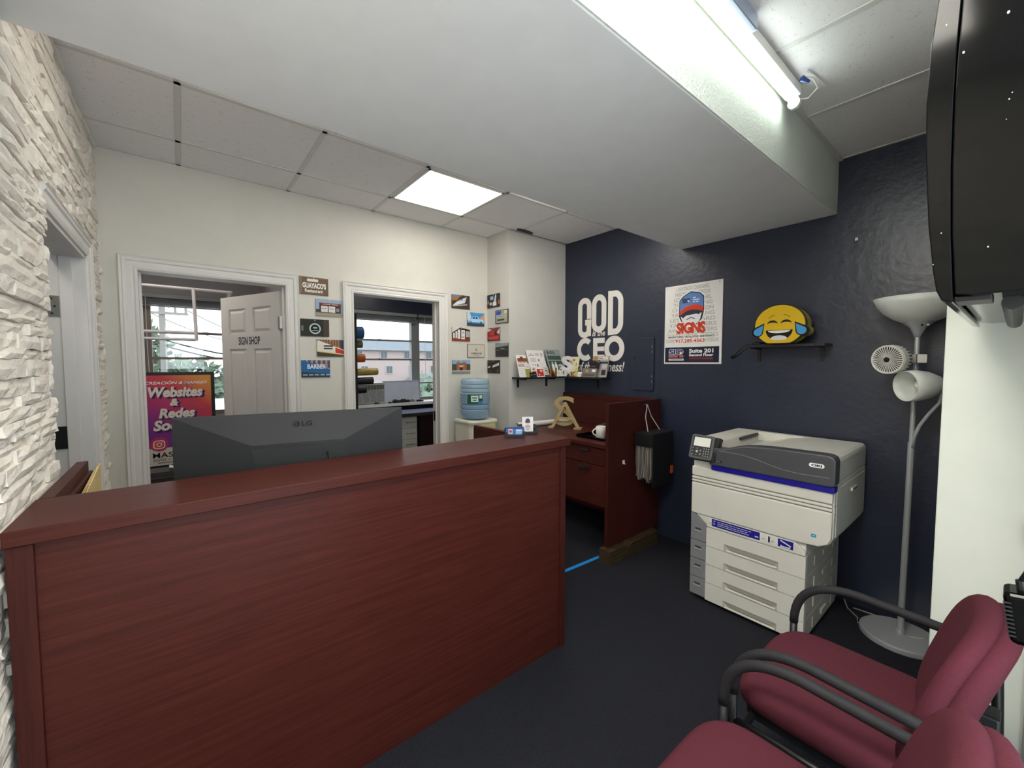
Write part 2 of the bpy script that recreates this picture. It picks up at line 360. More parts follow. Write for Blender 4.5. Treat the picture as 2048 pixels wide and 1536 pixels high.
# stones
stones = []
y_lo, y_hi = -0.38, YB
z = 0.0
while z < CEIL - 0.004:
    h = random.choice((0.026, 0.034, 0.042, 0.05, 0.03)); h = min(h, CEIL - z)
    y = y_lo - random.random() * 0.2
    while y < y_hi:
        l = random.uniform(0.09, 0.36)
        a, b = max(y, y_lo), min(y + l, y_hi)
        segs = [(a, b)]
        if z + h > 0 and z < LH + 0.075:                                    # cut away at the doorway and its casing
            segs = []
            if a < LD[0] - 0.004: segs.append((a, min(b, LD[0] - 0.004 + random.uniform(-0.006, 0.01))))
            if b > LD[1] + 0.085: segs.append((max(a, LD[1] + 0.085), b))
        for p, q in segs:
            if q - p > 0.012: stones.append((p, q, z, z + h, random.uniform(0, 0.016)))
        y += l
    z += h
def stone_geo(mb, y0, y1, z0, z1, pr):
    nx, nz = 4, 2; g = 0.0008; f = []
    x0 = LX - 0.002; xf = LX + 0.008 + pr
    vs = []
    for j in range(nz + 1):
        for i in range(nx + 1):
            yy = y0 + g + (y1 - y0 - 2 * g) * i / nx; zz = z0 + g + (z1 - z0 - 2 * g) * j / nz
            edge = i in (0, nx) or j in (0, nz)
            if j in (0, nz): zz += random.uniform(-0.0035, 0.0035)
            vs.append((xf - (0.005 if edge else 0) + random.uniform(-0.003, 0.003), yy, zz))
    n = len(vs); fs = []
    for j in range(nz):
        for i in range(nx):
            a = j * (nx + 1) + i; fs.append((a, a + 1, a + nx + 2, a + nx + 1))
    rim = [i for i in range(nx + 1)] + [j * (nx + 1) + nx for j in range(1, nz + 1)] + [nz * (nx + 1) + i for i in range(nx - 1, -1, -1)] + [j * (nx + 1) for j in range(nz - 1, 0, -1)]
    for k in rim: vs.append((x0, vs[k][1], vs[k][2]))
    L = len(rim)
    for k in range(L): fs.append((rim[k], n + k, n + (k + 1) % L, rim[(k + 1) % L]))
    mb.add(vs, fs)
def vis(s):
    y = (s[0] + s[1]) / 2; zc = (s[2] + s[3]) / 2
    if y < 1.36 or (zc < 1.06 and y > 1.62): return 0
    d = math.hypot(y, 0.35); return (s[1] - s[0]) * (s[3] - s[2]) * 0.35 / d ** 3
stones.sort(key=vis, reverse=True)
for s in stones[:300]:
    mb = MB(); stone_geo(mb, *s); mb.build('stone', STONE, wall_left, fix=False)
mb = MB()
for s in stones[300:]: stone_geo(mb, *s)
mb.build('stone_facing', STONE, wall_left, kind='stuff', fix=False)

# casings: stepped profile swept around three sides of an opening
def casing(name, label, O, U, Vv, N, w, h, cw=0.085, m=TRIM, z0=0.0, near=True):
    O = Vector(O); U = Vector(U); N = Vector(N); Z = Vector((0, 0, 1))
    prof = [(0.0, 0.0), (0.0, 0.012), (0.012, 0.017), (0.02, 0.012), (0.03, 0.014), (0.05, 0.014), (0.056, 0.02), (0.066, 0.022), (0.072, 0.018), (cw - 0.003, 0.024), (cw, 0.02), (cw, 0.0)]
    def ring(base, sx, sz): return [base + U * (sx * a) + Z * (sz * a) + N * b for a, b in prof]
    rings = [ring(O + Z * z0, -1, 0), ring(O + Z * h, -1, 1), ring(O + U * w + Z * h, 1, 1), ring(O + U * w + Z * z0, 1, 0)]
    if not near: rings = [[p for p in ring(O + Z * h, 0, 1)]] + rings[2:]
    return MB().loft(rings).build(name, m, None, kind='structure', label=label)
casing('trim_1', 'white moulded casing around the left office doorway', (D1[0], YB, 0), (1, 0, 0), None, (0, -1, 0), D1[1] - D1[0], DH)
casing('trim_2', 'white moulded casing around the right office doorway', (D2[0], YB, 0), (1, 0, 0), None, (0, -1, 0), D2[1] - D2[0], DH)
casing('trim_3', 'white casing around the doorway in the stone wall', (LX, LD[0], 0), (0, 1, 0), None, (1, 0, 0), LD[1] - LD[0], LH, cw=0.078, near=False)
def jambs(name, label, x0, x1, y0, y1, h, m=TRIM):
    t = 0.018
    j = MB().box(x0, x0 + t, y0, y1, 0, h).box(x1 - t, x1, y0, y1, 0, h).box(x0, x1, y0, y1, h - t, h)
    j.box(x0 + t, x0 + t + 0.012, y1 - 0.075, y1 - 0.04, 0, h - t).box(x1 - t - 0.012, x1 - t, y1 - 0.075, y1 - 0.04, 0, h - t)
    return j.build(name, m, None, kind='structure', label=label, bevel=0.001)
jambs('trim_4', 'white jamb of the left office doorway', D1[0] - JT, D1[1] + JT, YB - 0.004, YB + 0.124, DH + JT)
jambs('trim_5', 'white jamb of the right office doorway', D2[0] - JT, D2[1] + JT, YB - 0.004, YB + 0.124, DH + JT)
j = MB().box(LX - 0.17, LX + 0.004, LD[1] - 0.018, LD[1], 0, LH).box(LX - 0.12, LX + 0.004, LD[0], LD[0] + 0.018, 0, LH).box(LX - 0.12, LX + 0.004, LD[0], LD[1], LH - 0.018, LH)
j.box(LX - 0.085, LX - 0.04, LD[1] - 0.032, LD[1] - 0.018, 0, LH - 0.018)
jl = j.build('trim_6', DOORW, None, kind='structure', label='white jamb of the doorway in the stone wall', bevel=0.0015)
hg = MB().box(LX - 0.165, LX - 0.09, LD[1] - 0.0205, LD[1] - 0.018, 1.69, 1.79); hg.build('hinge_leaf', STEEL, jl)
for k, (dx, zz) in enumerate(((-0.115, 1.775), (-0.105, 1.74), (-0.115, 1.705))):
    MB().lathe([(0.005, 0), (0, 0.001)], (LX + dx, LD[1] - 0.0205, zz), (0, -1, 0), 10).build('screw', BLACKM, jl)
MB().box(LX - 0.165, LX - 0.085, LD[1] - 0.024, LD[1] - 0.018, 1.05, 1.16).build('strike_plate', BLACKM, jl, bevel=0.004)

# ------------------------------------------------------------------ lights
def light_panel(X0, X1, Y0, Y1, L, label):
    pl = thing('ceiling_light_panel', label, 'ceiling light', ((X0 + X1) / 2, (Y0 + Y1) / 2, CEIL))
    f = MB()
    for a in ((X0, X1, Y0, Y0 + 0.013), (X0, X1, Y1 - 0.013, Y1), (X0, X0 + 0.013, Y0, Y1), (X1 - 0.013, X1, Y0, Y1)): f.box(*a, CEIL - 0.008, CEIL + 0.01)
    f.build('frame', WPLAST, pl)
    MB().box(X0 + 0.013, X1 - 0.013, Y0 + 0.013, Y1 - 0.013, CEIL - 0.003, CEIL + 0.006).build('diffuser', mat('lit_diffuser_%g' % L, (1.0, 0.95, 0.86), 0.5, emit=L, var=0.01), pl)
light_panel(1.265, 1.865, 2.39, 2.973, PANEL_L, 'square lit ceiling light panel with warm white diffuser beyond the beam')
light_panel(0.045, 0.625, 1.74, 2.29, LEFT_FILL_L, 'added fill light panel hidden behind the beam on the left')  # unseen panel added to lift the stone wall and left side
light_panel(1.895, 2.475, 1.74, 2.29, RIGHT_FILL_L, 'added fill light panel hidden behind the beam on the right')  # unseen panel added to lift the column and poster
light_panel(0.045, 0.625, 0.14, 0.70, FRONT_FILL_L, 'added fill light panel out of view above the camera')  # unseen panel added to brighten partition, chairs and printer front
light_panel(-0.55, 0.05, 3.95, 4.55, OFFICE_FILL_L, 'added fill light panel out of view in the left office')  # unseen panel added to light the face of the open door
light_panel(2.0, 2.6, 4.2, 4.8, OFFICE_FILL_L, 'added fill light panel out of view in the right office')  # unseen panel added to brighten the right office
light_panel(-1.0, -0.7, 2.2, 2.8, HALL_L, 'lit ceiling light panel in the hall beyond the stone wall')
TUBEM = mat('lit_tube', (0.90, 1.0, 0.96), 0.5, emit=TUBE_L, var=0.01)
ALB = mat('anodised_housing', 'aab4c8', 0.35, metal=0.6, var=0.03)
t = thing('tube_light', 'lit white batten tube light along the top of the beam', 'tube light', (1.25, 0.68, CEIL))
MB().box(0.95, 2.17, 0.648, 0.71, CEIL - 0.048, CEIL - 0.006).build('housing', WPLAST, t, bevel=0.004)
MB().box(0.60, 1.62, 0.622, 0.645, CEIL - 0.06, CEIL - 0.006).build('side_housing', ALB, t, bevel=0.004)
MB(frame((0, 0, 0), (0, 1, 0), (0, 0, 1))).prism(arc(0.675, 2.632, 0.022, 0.024, 120, 276, 12), 0.55, 2.165).build('tube', TUBEM, t)
MB().cyl((2.165, 0.675, 2.628), (2.185, 0.675, 2.628), 0.024, 16).build('end_cap', WPLAST, t)
MB().tube([(2.18, 0.68, 2.65), (2.23, 0.64, 2.655), (2.22, 0.60, 2.68), (2.15, 0.60, 2.69), (2.09, 0.62, 2.68)], 0.004, 8).build('wire', WPLAST, t, smooth=True)
MB().cyl((2.09, 0.625, 2.676), (2.12, 0.605, 2.664), 0.012, 10, r2=0.006).build('wire_nut', mat('blue_nut', '2f4a86', 0.4), t)
# ------------------------------------------------------------------ reception desk
d = thing('reception_desk', 'long dark mahogany reception desk in the foreground', 'desk', (0.6, 1.58, 0))
MB().box(-0.327, 1.537, 1.420, 1.715, 1.048, 1.086).build('countertop', MAHX, d, bevel=0.003)
MB().box(-0.280, 1.476, 1.440, 1.460, 0.0, 1.048).build('front_panel', MAHX, d)
MB().box(1.476, 1.511, 1.428, 2.222, 0.0, 1.046).build('end_panel', MAHZ, d, bevel=0.002)
MB().box(-0.324, -0.280, 1.428, 2.28, 0.0, 1.046).build('end_panel', MAHZ, d, bevel=0.002)
MB().box(-0.324, -0.292, 1.72, 2.28, 1.046, 1.085).build('raised_edge', MAHY, d, bevel=0.002)
MB().box(1.478, 1.509, 1.72, 2.222, 1.046, 1.062).build('raised_edge', MAHY, d, bevel=0.002)
MB().box(-0.280, 1.476, 1.460, 2.22, 0.71, 0.74).build('worktop', MAHX, d, bevel=0.002)
# monitor, turned a little
mx0, mx1 = Vector((-0.03, 1.92, 0)), Vector((0.774, 1.75, 0))
U = (mx1 - mx0).normalized(); mo = thing('computer_monitor', 'wide black computer monitor seen from behind on the reception desk', 'monitor', (0.39, 1.9, 0.74))
F = frame((mx0.x, mx0.y, 0.915), U, (0, 0, 1))                  # local: x along, y up, z towards camera (n = u x v)
wm, hm = 0.822, 0.353
def mv(x, y, zz): return F @ Vector((x, y, zz))
bk = MB(F)
o4 = [(0, 0), (wm, 0), (wm, hm), (0, hm)]; i4 = [(0.265, 0.06), (0.575, 0.06), (0.575, 0.238), (0.245, 0.238)]
bk.add([(x, y, -0.012) for x, y in o4] + [(x, y, 0.006) for x, y in o4] + [(x, y, 0.048) for x, y in i4],
    [(3,2,1,0),(0,1,5,4),(1,2,6,5),(2,3,7,6),(3,0,4,7),(4,5,9,8),(5,6,10,9),(6,7,11,10),(7,4,8,11),(8,9,10,11)])
MONB = mat('monitor_back_charcoal', '303133', 0.55, var=0.05, spec=0.3)
body = bk.build('back_housing', MONB, mo, bevel=0.0015)
MB(F).box(0.252, 0.568, 0.226, 0.236, 0.04, 0.0515).build('vent_slot', BLACK, mo)
MB(F).prism(rrect(0.487, 0.515, 0.182, 0.214, 0.005), 0.046, 0.0495).build('port_recess', BLACK, mo)
MB().tube([mv(0.508, 0.19, 0.05), mv(0.516, 0.175, 0.065), mv(0.518, 0.10, 0.07), mv(0.51, -0.1, 0.06)], 0.003, 6).build('cable', BLACK, mo, smooth=True)
MB(F).box(0.008, wm - 0.008, 0.012, hm - 0.008, -0.0135, -0.012).build('screen', BLACKG, mo)
MB(F).box(0.375, 0.445, -0.16, 0.10, 0.0, 0.03).build('stand_neck', BLACK, mo, bevel=0.004)
MB(F).box(0.27, 0.55, -0.175, -0.163, -0.11, 0.10).build('stand_foot', BLACK, mo, bevel=0.004)
# logo on the sloping upper facet
a0 = mv(wm/2, hm, 0.006); b0 = mv(wm/2, 0.238, 0.048); vdir = (a0 - b0).normalized()
P = Print(mv(0.33, 0.238, 0.0485), U, vdir, lift=0.0008)
P.disc(0.068, 0.075, 0.0135, '0e0f11'); P.stroke(arc(0.068, 0.075, 0.0095, 0.0095, 60, 290, 14), 0.002, '3a3b3f'); P.stroke([(0.068, 0.080), (0.068, 0.070), (0.073, 0.070)], 0.0022, '3a3b3f'); P.disc(0.0635, 0.0785, 0.0017, '3a3b3f')
P.text('LG', 0.088, 0.0645, 0.126, 0.0855, '0b0c0e', bold=0.03)
P.done(mo, 'logo')
# business card holders on the counter
def holder(loc, rz, label, kind):
    h = thing('card_holder', label, 'card holder', loc, rz, None); M = Matrix.Translation(loc) @ Matrix.Rotation(rz, 4, 'Z')
    q = MB(M); q.box(-0.052, 0.052, -0.02, 0.02, 0, 0.004); q.box(-0.052, -0.048, -0.02, 0.02, 0, 0.03); q.box(0.048, 0.052, -0.02, 0.02, 0, 0.03)
    q.prism([(-0.052, -0.02), (0.052, -0.02), (0.052, 0.02), (-0.052, 0.02)], 0, 0.003)
    q.build('tray', BLACK, h, bevel=0.001)
    fr = MB(M @ frame((0, -0.02, 0), (1, 0, 0), (0, 0, 1)))
    fr.prism([(-0.052, 0), (0.052, 0), (0.052, 0.03), (0.042, 0.03), (0.034, 0.014), (-0.034, 0.014), (-0.042, 0.03), (-0.052, 0.03)], -0.003, 0.0); fr.build('front_lip', BLACK, h)
    bkp = MB(M @ frame((0, 0.016, 0), (1, 0, 0), (0, 0, 1))); bkp.prism(rrect(-0.052, 0.052, 0, 0.05, 0.012), 0, 0.003); bkp.build('back_plate', BLACK, h)
    c = MB(M)
    if kind == 0:
        for k in range(6): c.box(-0.046, 0.046, -0.014 + k * 0.004, -0.0125 + k * 0.004, 0.004, 0.052)
        c.build('card_stack', ink('5f7fb5'), h)
        P = Print(M @ Vector((-0.046, -0.0142, 0.004)), M.to_3x3() @ Vector((1, 0, 0)), (0, 0, 1)); P.rect(0, 0, 0.092, 0.048, '4f6ba3'); P.rect(0.012, 0.014, 0.034, 0.04, 'c8bdc9'); P.rect(0.05, 0.012, 0.082, 0.038, '8fb0de'); P.rect(0, 0.041, 0.092, 0.048, '2f3f6a')
        P.bars((5,), 0.052, 0.028, 0.08, 0.034, 'f0f0f0'); P.disc(0.023, 0.027, 0.007, 'b4443f'); P.done(h)
    else:
        c.box(-0.03, 0.03, -0.004, -0.0025, 0.012, 0.092); c.build('card', PAPER, h)
        P = Print(M @ Vector((-0.03, -0.0042, 0.012)), M.to_3x3() @ Vector((1, 0, 0)), (0, 0, 1))
        P.poly(arc(0.03, 0.055, 0.013, 0.017, 0, 180, 14), '3f5277'); P.rect(0.017, 0.047, 0.043, 0.055, '8f3038'); P.poly([(0.021, 0.047), (0.039, 0.047), (0.036, 0.036), (0.024, 0.036)], 'd8d5d6')
        P.bars((5,), 0.016, 0.026, 0.044, 0.034, 'a83a34', bold=0.03); P.bars((12,), 0.017, 0.018, 0.043, 0.022, '5b4b55'); P.bars((5, 3), 0.022, 0.011, 0.038, 0.015, '5b4b55'); P.done(h)
    return h
holder((1.335, 1.625, 1.086), R(-33), 'black card holder filled with blue cards on the counter', 0)
holder((1.450, 1.655, 1.086), R(-33), 'black card holder with one upright white card', 1)
# yellow folder standing behind the left end of the desk
yf = thing('paper_folder', 'pale yellow paper folder standing behind the left end of the desk', 'folder', (-0.262, 2.1, 0.74))
for k in range(3): MB().add([(-0.275 + k * 0.008, 1.95, 0.74), (-0.275 + k * 0.008, 2.26, 0.74), (-0.275 + k * 0.008, 2.26, 1.05 + 0.012 * k), (-0.275 + k * 0.008, 1.95, 1.02 + 0.008 * k)] + [(-0.272 + k * 0.008, 1.95, 0.74), (-0.272 + k * 0.008, 2.26, 0.74), (-0.272 + k * 0.008, 2.26, 1.05 + 0.012 * k), (-0.272 + k * 0.008, 1.95, 1.02 + 0.008 * k)], [(0,1,2,3),(7,6,5,4),(0,4,5,1),(1,5,6,2),(2,6,7,3),(3,7,4,0)]).build('sheet', mat('manila', 'd9bf86', 0.8), yf)

# ------------------------------------------------------------------ corner desk against the navy wall
c = thing('corner_desk', 'mahogany desk with tall back and side panels against the navy wall', 'desk', (2.75, 2.4, 0.1))
MB().box(2.415, 3.110, 1.860, 1.888, 0.10, 1.17).build('side_panel', MAHZ, c, bevel=0.002)
MB().box(3.108, 3.134, 1.888, 2.985, 0.10, 1.165).build('back_panel', MAHY, c, bevel=0.002)
MB().box(2.412, 3.108, 1.888, 2.975, 0.832, 0.862).build('worktop', MAHY, c, bevel=0.002)
MB().box(2.46, 3.0, 2.945, 2.973, 0.10, 0.832).build('side_panel', MAHZ, c)
MB().box(2.46, 3.05, 1.892, 2.33, 0.376, 0.83).build('pedestal', MAHZ, c)
REDP = wood('mahogany_red_panel', '6a141e', '561018', 1)
MB().box(3.0, 3.02, 2.33, 2.945, 0.10, 0.832).build('modesty_panel', REDP, c)
for z0, z1, zh in ((0.694, 0.824, 0.805), (0.380, 0.688, 0.665)):
    dr = MB().box(2.438, 2.46, 1.894, 2.328, z0, z1).build('drawer', MAHY, c, bevel=0.0015)
    pr = [(-0.062 + 0.124 * i / 12, -0.022 * math.sin(math.pi * i / 12) ** 0.7) for i in range(13)]
    hd = MB(frame((2.438, 2.11, zh), (0, -1, 0), (0, 0, 1))); hd.prism(pr, 0.0, 0.018); hd.build('handle', mat('dark_bronze', '4a4240', 0.35, metal=0.7), dr)
MB().cyl((2.88, 1.860, 1.135), (2.88, 1.838, 1.135), 0.006, 8).build('hook', STEEL, c)
hk = MB().box(2.588, 2.608, 1.852, 1.860, 0.70, 0.73); hk.box(2.594, 2.602, 1.838, 1.852, 0.70, 0.706); hk.build('adhesive_hook', WPLAST, c, bevel=0.002)
# timber block under the side panel
tb = MB(); N = 14; rings = []
for i in range(N + 1):
    x = 2.372 + 0.64 * i / N; e = random.uniform(-0.004, 0.004); h = 0.098 - (0.022 if 0.3 < i / N < 0.36 else 0)
    rings.append([(x, 1.802 + e, 0.0), (x, 1.90, 0.0), (x, 1.90, 0.098), (x, 1.865, 0.098 if 0 else min(h, 0.098)), (x, 1.80 + random.uniform(-0.004, 0.004), h - random.uniform(0, 0.006))])
tb.loft(rings).build('timber_block', wood('old_timber', '54452f', '30261c', 0), None, label='rough brown timber block propping up the corner desk', cat='wood block')
# blue masking tape on the carpet
MB().add([(1.60, 1.955, 0), (2.10, 1.938, 0), (2.46, 1.922, 0), (2.46, 1.949, 0), (2.10, 1.966, 0), (1.60, 1.984, 0)] + [(1.60, 1.955, 0.002), (2.10, 1.938, 0.002), (2.46, 1.922, 0.002), (2.46, 1.949, 0.002), (2.10, 1.966, 0.002), (1.60, 1.984, 0.002)],
    [(0,5,4,3,2,1),(6,7,8,9,10,11),(0,1,7,6),(1,2,8,7),(2,3,9,8),(3,4,10,9),(4,5,11,10),(5,0,6,11)]).build('tape_strip', mat('blue_tape', '1f8fe0', 0.55), None, label='bright blue tape strip stuck on the dark carpet', cat='tape')
# hanging swatch book on the side panel
s = thing('swatch_book', 'black covered swatch book hanging from a cord on the desk side', 'swatch book', (2.87, 1.77, 0.55))
BKC = mat('black_cover', '131416', 0.5, var=0.1)
MB().box(2.72, 3.02, 1.70, 1.85, 0.83, 0.935).build('spine', BKC, s, bevel=0.004)
MB().box(2.735, 3.02, 1.692, 1.70, 0.52, 0.93).build('cover', BKC, s, bevel=0.002)
MB().box(2.80, 3.04, 1.846, 1.852, 0.56, 0.93).build('cover', BKC, s)
for k in range(11):
    y = 1.712 + k * 0.0125; e = random.uniform(-0.02, 0.02)
    r = [(2.725 + random.uniform(0, 0.012) + 0.008 * math.sin(k + i), y + 0.004 * math.sin(i * 1.3 + k), 0.84 - i * (0.27 + e) / 5) for i in range(6)]
    m_ = MB(); m_.loft([[(p[0], p[1] - 0.004, p[2]), (p[0], p[1] + 0.004, p[2]), (2.98, p[1] + 0.004, p[2]), (2.98, p[1] - 0.004, p[2])] for p in r])
    m_.build('swatch', mat('swatch_grey_%d' % (k % 3), ('7d766e', '5f5a57', '8e857c')[k % 3], 0.9, bump=0.3), s)
for x in (2.80, 2.965): MB().tube([(2.88, 1.842, 1.138), ((2.88 + x) / 2, 1.83, 1.04), (x, 1.78, 0.935)], 0.004, 6).build('cord', mat('cord_beige', 'b8b0a6', 0.8), s)
MB().box(2.98, 3.018, 1.688, 1.692, 0.60, 0.66).build('tag', ink('c9552c'), s)
# gold letters sign on the desk
g = thing('gold_letter_sign', 'gold cut-out sign of letters A and S standing on the corner desk', 'sign', (2.78, 2.63, 0.862))
ug = (Vector((2.84, 2.53, 0)) - Vector((2.71, 2.75, 0))).normalized()
def letter3d(t, org, u, v, x0, y0, x1, y1, dep, m, par, name, bold=0.0):
    vs, fs = text_mesh(t, bold); n = len(vs); Fm = frame(org, u, v); mb = MB(Fm)
    P3 = [(x0 + a * (x1 - x0), y0 + b * (y1 - y0)) for a, b in vs]
    edges = {}
    for f_ in fs:
        for i in range(len(f_)):
            e = (f_[i], f_[(i + 1) % len(f_)])
            if (e[1], e[0]) in edges: del edges[(e[1], e[0])]
            else: edges[e] = 1
    mb.add([(x, y, dep) for x, y in P3] + [(x, y, 0) for x, y in P3], list(fs) + [tuple(i + n for i in reversed(f_)) for f_ in fs] + [(a, a + n, b + n, b) for a, b in edges])
    return mb.build(name, m, par, fix=True)
letter3d('S', (2.705, 2.745, 0.885), ug, (0, 0, 1), 0.03, 0, 0.225, 0.275, 0.018, GOLD, g, 'letter', 0.0)
letter3d('A', (2.69, 2.735, 0.872), ug, (0, 0, 1), 0.0, 0, 0.275, 0.235, 0.016, GOLD, g, 'letter', -0.012)
MB(frame((2.705, 2.745, 0.862), ug, (0, 0, 1))).box(-0.02, 0.03, 0, 0.014, -0.02, 0.05).build('foot', GOLD, g)
MB(frame((2.705, 2.745, 0.862), ug, (0, 0, 1))).box(0.22, 0.29, 0, 0.014, -0.02, 0.05).build('foot', GOLD, g)
# white roll on the desk along the column
r = thing('paper_roll', 'white paper roll lying at the back of the corner desk', 'roll', (2.75, 2.90, 0.862))
MB().lathe([(0.012, 0.02), (0.019, 0), (0.024, 0.0), (0.024, 0.66), (0.019, 0.66), (0.012, 0.64)], (2.44, 2.93, 0.887), (1, -0.14, 0), 18).build('roll', PAPER, r, smooth=False)
MB().lathe([(0.008, 0.0), (0.012, 0.0), (0.012, 0.66), (0.008, 0.66)], (2.44, 2.93, 0.887), (1, -0.14, 0), 12).build('core', mat('card_core', 'b79b74', 0.8), r)
# tray with mugs
tr = thing('serving_tray', 'black shallow tray on the corner desk holding two mugs', 'tray', (2.66, 2.10, 0.862))
MB().prism(rrect(2.52, 2.80, 1.95, 2.27, 0.02), 0.864, 0.868).build('base', BLACKG, tr)
rm = MB()
for a in ((2.52, 2.80, 1.95, 1.957), (2.52, 2.80, 2.263, 2.27), (2.52, 2.527, 1.957, 2.263), (2.793, 2.80, 1.957, 2.263)): rm.box(*a, 0.866, 0.883)
rm.build('rim', BLACKG, tr, bevel=0.002)
def mug(loc, m, label, ang):
    x, y, z = loc; q = thing('mug', label, 'mug', loc)
    MB().lathe([(0.0, 0.004), (0.034, 0.0), (0.039, 0.004), (0.041, 0.05), (0.041, 0.093), (0.038, 0.095), (0.037, 0.09), (0.036, 0.01), (0, 0.008)], loc, n=26).build('cup', m, q, smooth=True)
    dx, dy = math.cos(ang), math.sin(ang)
    MB().tube([(x + dx * (0.038 + 0.03 * math.sin(math.pi * i / 10)), y + dy * (0.038 + 0.03 * math.sin(math.pi * i / 10)), z + 0.016 + 0.064 * i / 10) for i in range(11)], 0.0055, 8).build('handle', m, q, smooth=True)
mug((2.60, 2.075, 0.8685), mat('white_glaze', 'eceae4', 0.2), 'white mug on the black tray nearest the side panel', R(140))
mug((2.725, 2.15, 0.8685), mat('dark_glaze', '2f332f', 0.25), 'dark green mug behind the white mug', R(60))
# ------------------------------------------------------------------ printer
p = thing('laser_printer', 'tall beige and grey office printer with four paper drawers by the navy wall', 'printer', (2.78, 0.9, 0))
FP = frame((2.45, 0, 0), (0, -1, 0), (0, 0, 1))          # local x = -world y, y = z, z = towards the viewer (-x)
def pb(y0, y1, z0, z1, d0, d1, name, m, bevel=0.003, par=None, **k): return MB(FP).box(-y1, -y0, z0, z1, d0, d1).build(name, m, par or p, bevel=bevel, **k)
pb(0.645, 1.240, 0.035, 0.545, -0.65, -0.022, 'lower_body', BEIGE, 0.006)
pb(0.68, 1.20, 0.0, 0.036, -0.60, -0.05, 'plinth', BLACK, 0.002)
# overhanging upper body
MB(FP).prism([(-1.245, 0.545), (-0.70, 0.541), (-0.585, 0.549), (-0.548, 0.57), (-0.536, 0.60), (-0.536, 0.872), (-1.245, 0.872)], -0.65, -0.02).build('upper_body', BEIGE, p, bevel=0.005)
# front door with three grooves
fd = pb(0.540, 1.246, 0.776, 0.833, -0.03, 0.0, 'front_door', BEIGE, 0.006)
for z0, z1 in ((0.757, 0.7705), (0.739, 0.7515)): pb(0.540, 1.246, z0, z1, -0.03, 0.0, 'ridge', BEIGE, 0.004, fd)
MB(FP).prism([(-1.246, 0.733), (-0.540, 0.733), (-0.540, 0.60), (-0.553, 0.57), (-0.59, 0.549), (-0.70, 0.541), (-1.246, 0.541)], -0.03, 0.0).build('lower_panel', BEIGE, fd, bevel=0.006)
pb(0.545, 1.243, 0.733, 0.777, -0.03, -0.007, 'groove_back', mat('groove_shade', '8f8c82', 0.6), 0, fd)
# grey cover, blue band
def smoothp(pts): return pts
top = [(-1.05, 0.968), (-1.0, 0.987), (-0.947, 1.002), (-0.88, 1.011), (-0.80, 1.016), (-0.60, 1.019), (-0.555, 1.018), (-0.535, 1.009), (-0.528, 0.99)]
cov = [(-1.132, 0.864), (-1.132, 0.952), (-1.12, 0.965), (-1.09, 0.968)] + top + [(-0.528, 0.875), (-0.538, 0.864)]
MB(FP).prism(cov, -0.06, 0.022).build('top_cover', DGREY, p, bevel=0.007)
pb(0.532, 1.124, 0.832, 0.865, -0.05, 0.012, 'blue_band', mat('royal_blue_plastic', '1a1790', 0.35), 0.005)
P = Print((2.45 - 0.022, 0, 0), (0, -1, 0), (0, 0, 1))
P.stroke([(-1.075, 0.955), (-1.0, 0.956), (-0.94, 0.952), (-0.87, 0.940), (-0.80, 0.922), (-0.75, 0.912), (-0.68, 0.906), (-0.60, 0.908), (-0.55, 0.910)], 0.0028, '8d8f94')
P.poly(rrect(-0.636, -0.572, 0.951, 0.972, 0.0104), 'f2f2f0'); P.text('OKI', -0.626, 0.9555, -0.582, 0.9675, '17181a', bold=0.05)
P.poly(rrect(-1.108, -1.056, 0.888, 0.898, 0.004), '1f2023'); P.bars((6,), -1.10, 0.891, -1.066, 0.895, 'a9aaae'); P.done(p, 'badge')
# top housing with the sunken output tray
MB(FP).prism([(-1.245, 0.872), (-0.536, 0.872), (-0.536, 0.975), (-0.541, 0.992), (-0.556, 1.0), (-0.80, 1.0), (-0.90, 0.985), (-1.0, 0.955), (-1.06, 0.945), (-1.092, 0.945), (-1.095, 1.003), (-1.245, 1.003)], -0.65, -0.055).build('top_housing', BEIGE, p, bevel=0.006)
MB(FP).prism([(-1.10, 0.93), (-0.80, 0.93), (-0.80, 1.0), (-1.10, 1.002)], -0.65, -0.60).build('tray_back', BEIGE, p, bevel=0.004)
pb(1.085, 1.0945, 0.976, 0.994, -0.58, -0.30, 'output_slot', BLACK, 0)
for k in range(9): pb(1.0835, 1.086, 0.968, 0.976, -0.56 + k * 0.03, -0.555 + k * 0.03, 'slot_finger', BLACK, 0)
pb(1.125, 1.245, 0.872, 0.895, -0.05, 0.004, 'cover_base', BLACK, 0.004)
# control panel, tilted
cp0 = Vector((2.398, 1.2465, 0.895)); vv = Vector((0.05, 0, 0.135)).normalized(); FC = frame(cp0, (0, -1, 0), vv)
cpn = MB(FC).prism(rrect(0, 0.138, 0, 0.146, 0.012), -0.03, 0.0).build('control_panel', mat('panel_grey', '55565a', 0.4), p, bevel=0.003)
MB(FC).prism([(0.10, 0.0), (0.15, 0.0), (0.165, 0.142), (0.10, 0.142)], -0.05, -0.012).build('panel_hinge', BLACK, p)
P = Print(cp0, (0, -1, 0), vv, lift=0.0008)
P.poly(rrect(0.012, 0.126, 0.012, 0.136, 0.008), '3a3b3e'); P.rect(0.02, 0.076, 0.118, 0.130, 'e9ebdf')
for k, (x, y, r_) in enumerate(((0.047, 0.043, 0.0075), (0.02, 0.062, 0.004), (0.02, 0.043, 0.004), (0.02, 0.022, 0.005), (0.047, 0.062, 0.004), (0.068, 0.05, 0.006), (0.068, 0.028, 0.006), (0.045, 0.022, 0.004))): P.disc(x, y, r_, 'b9b6ac' if k == 0 else '8b8a86', n=12)
for i in range(3):
    for j2 in range(4): P.disc(0.088 + i * 0.014, 0.02 + j2 * 0.0145, 0.0034, 'b8b5a8', n=8)
P.done(cpn, 'keys')
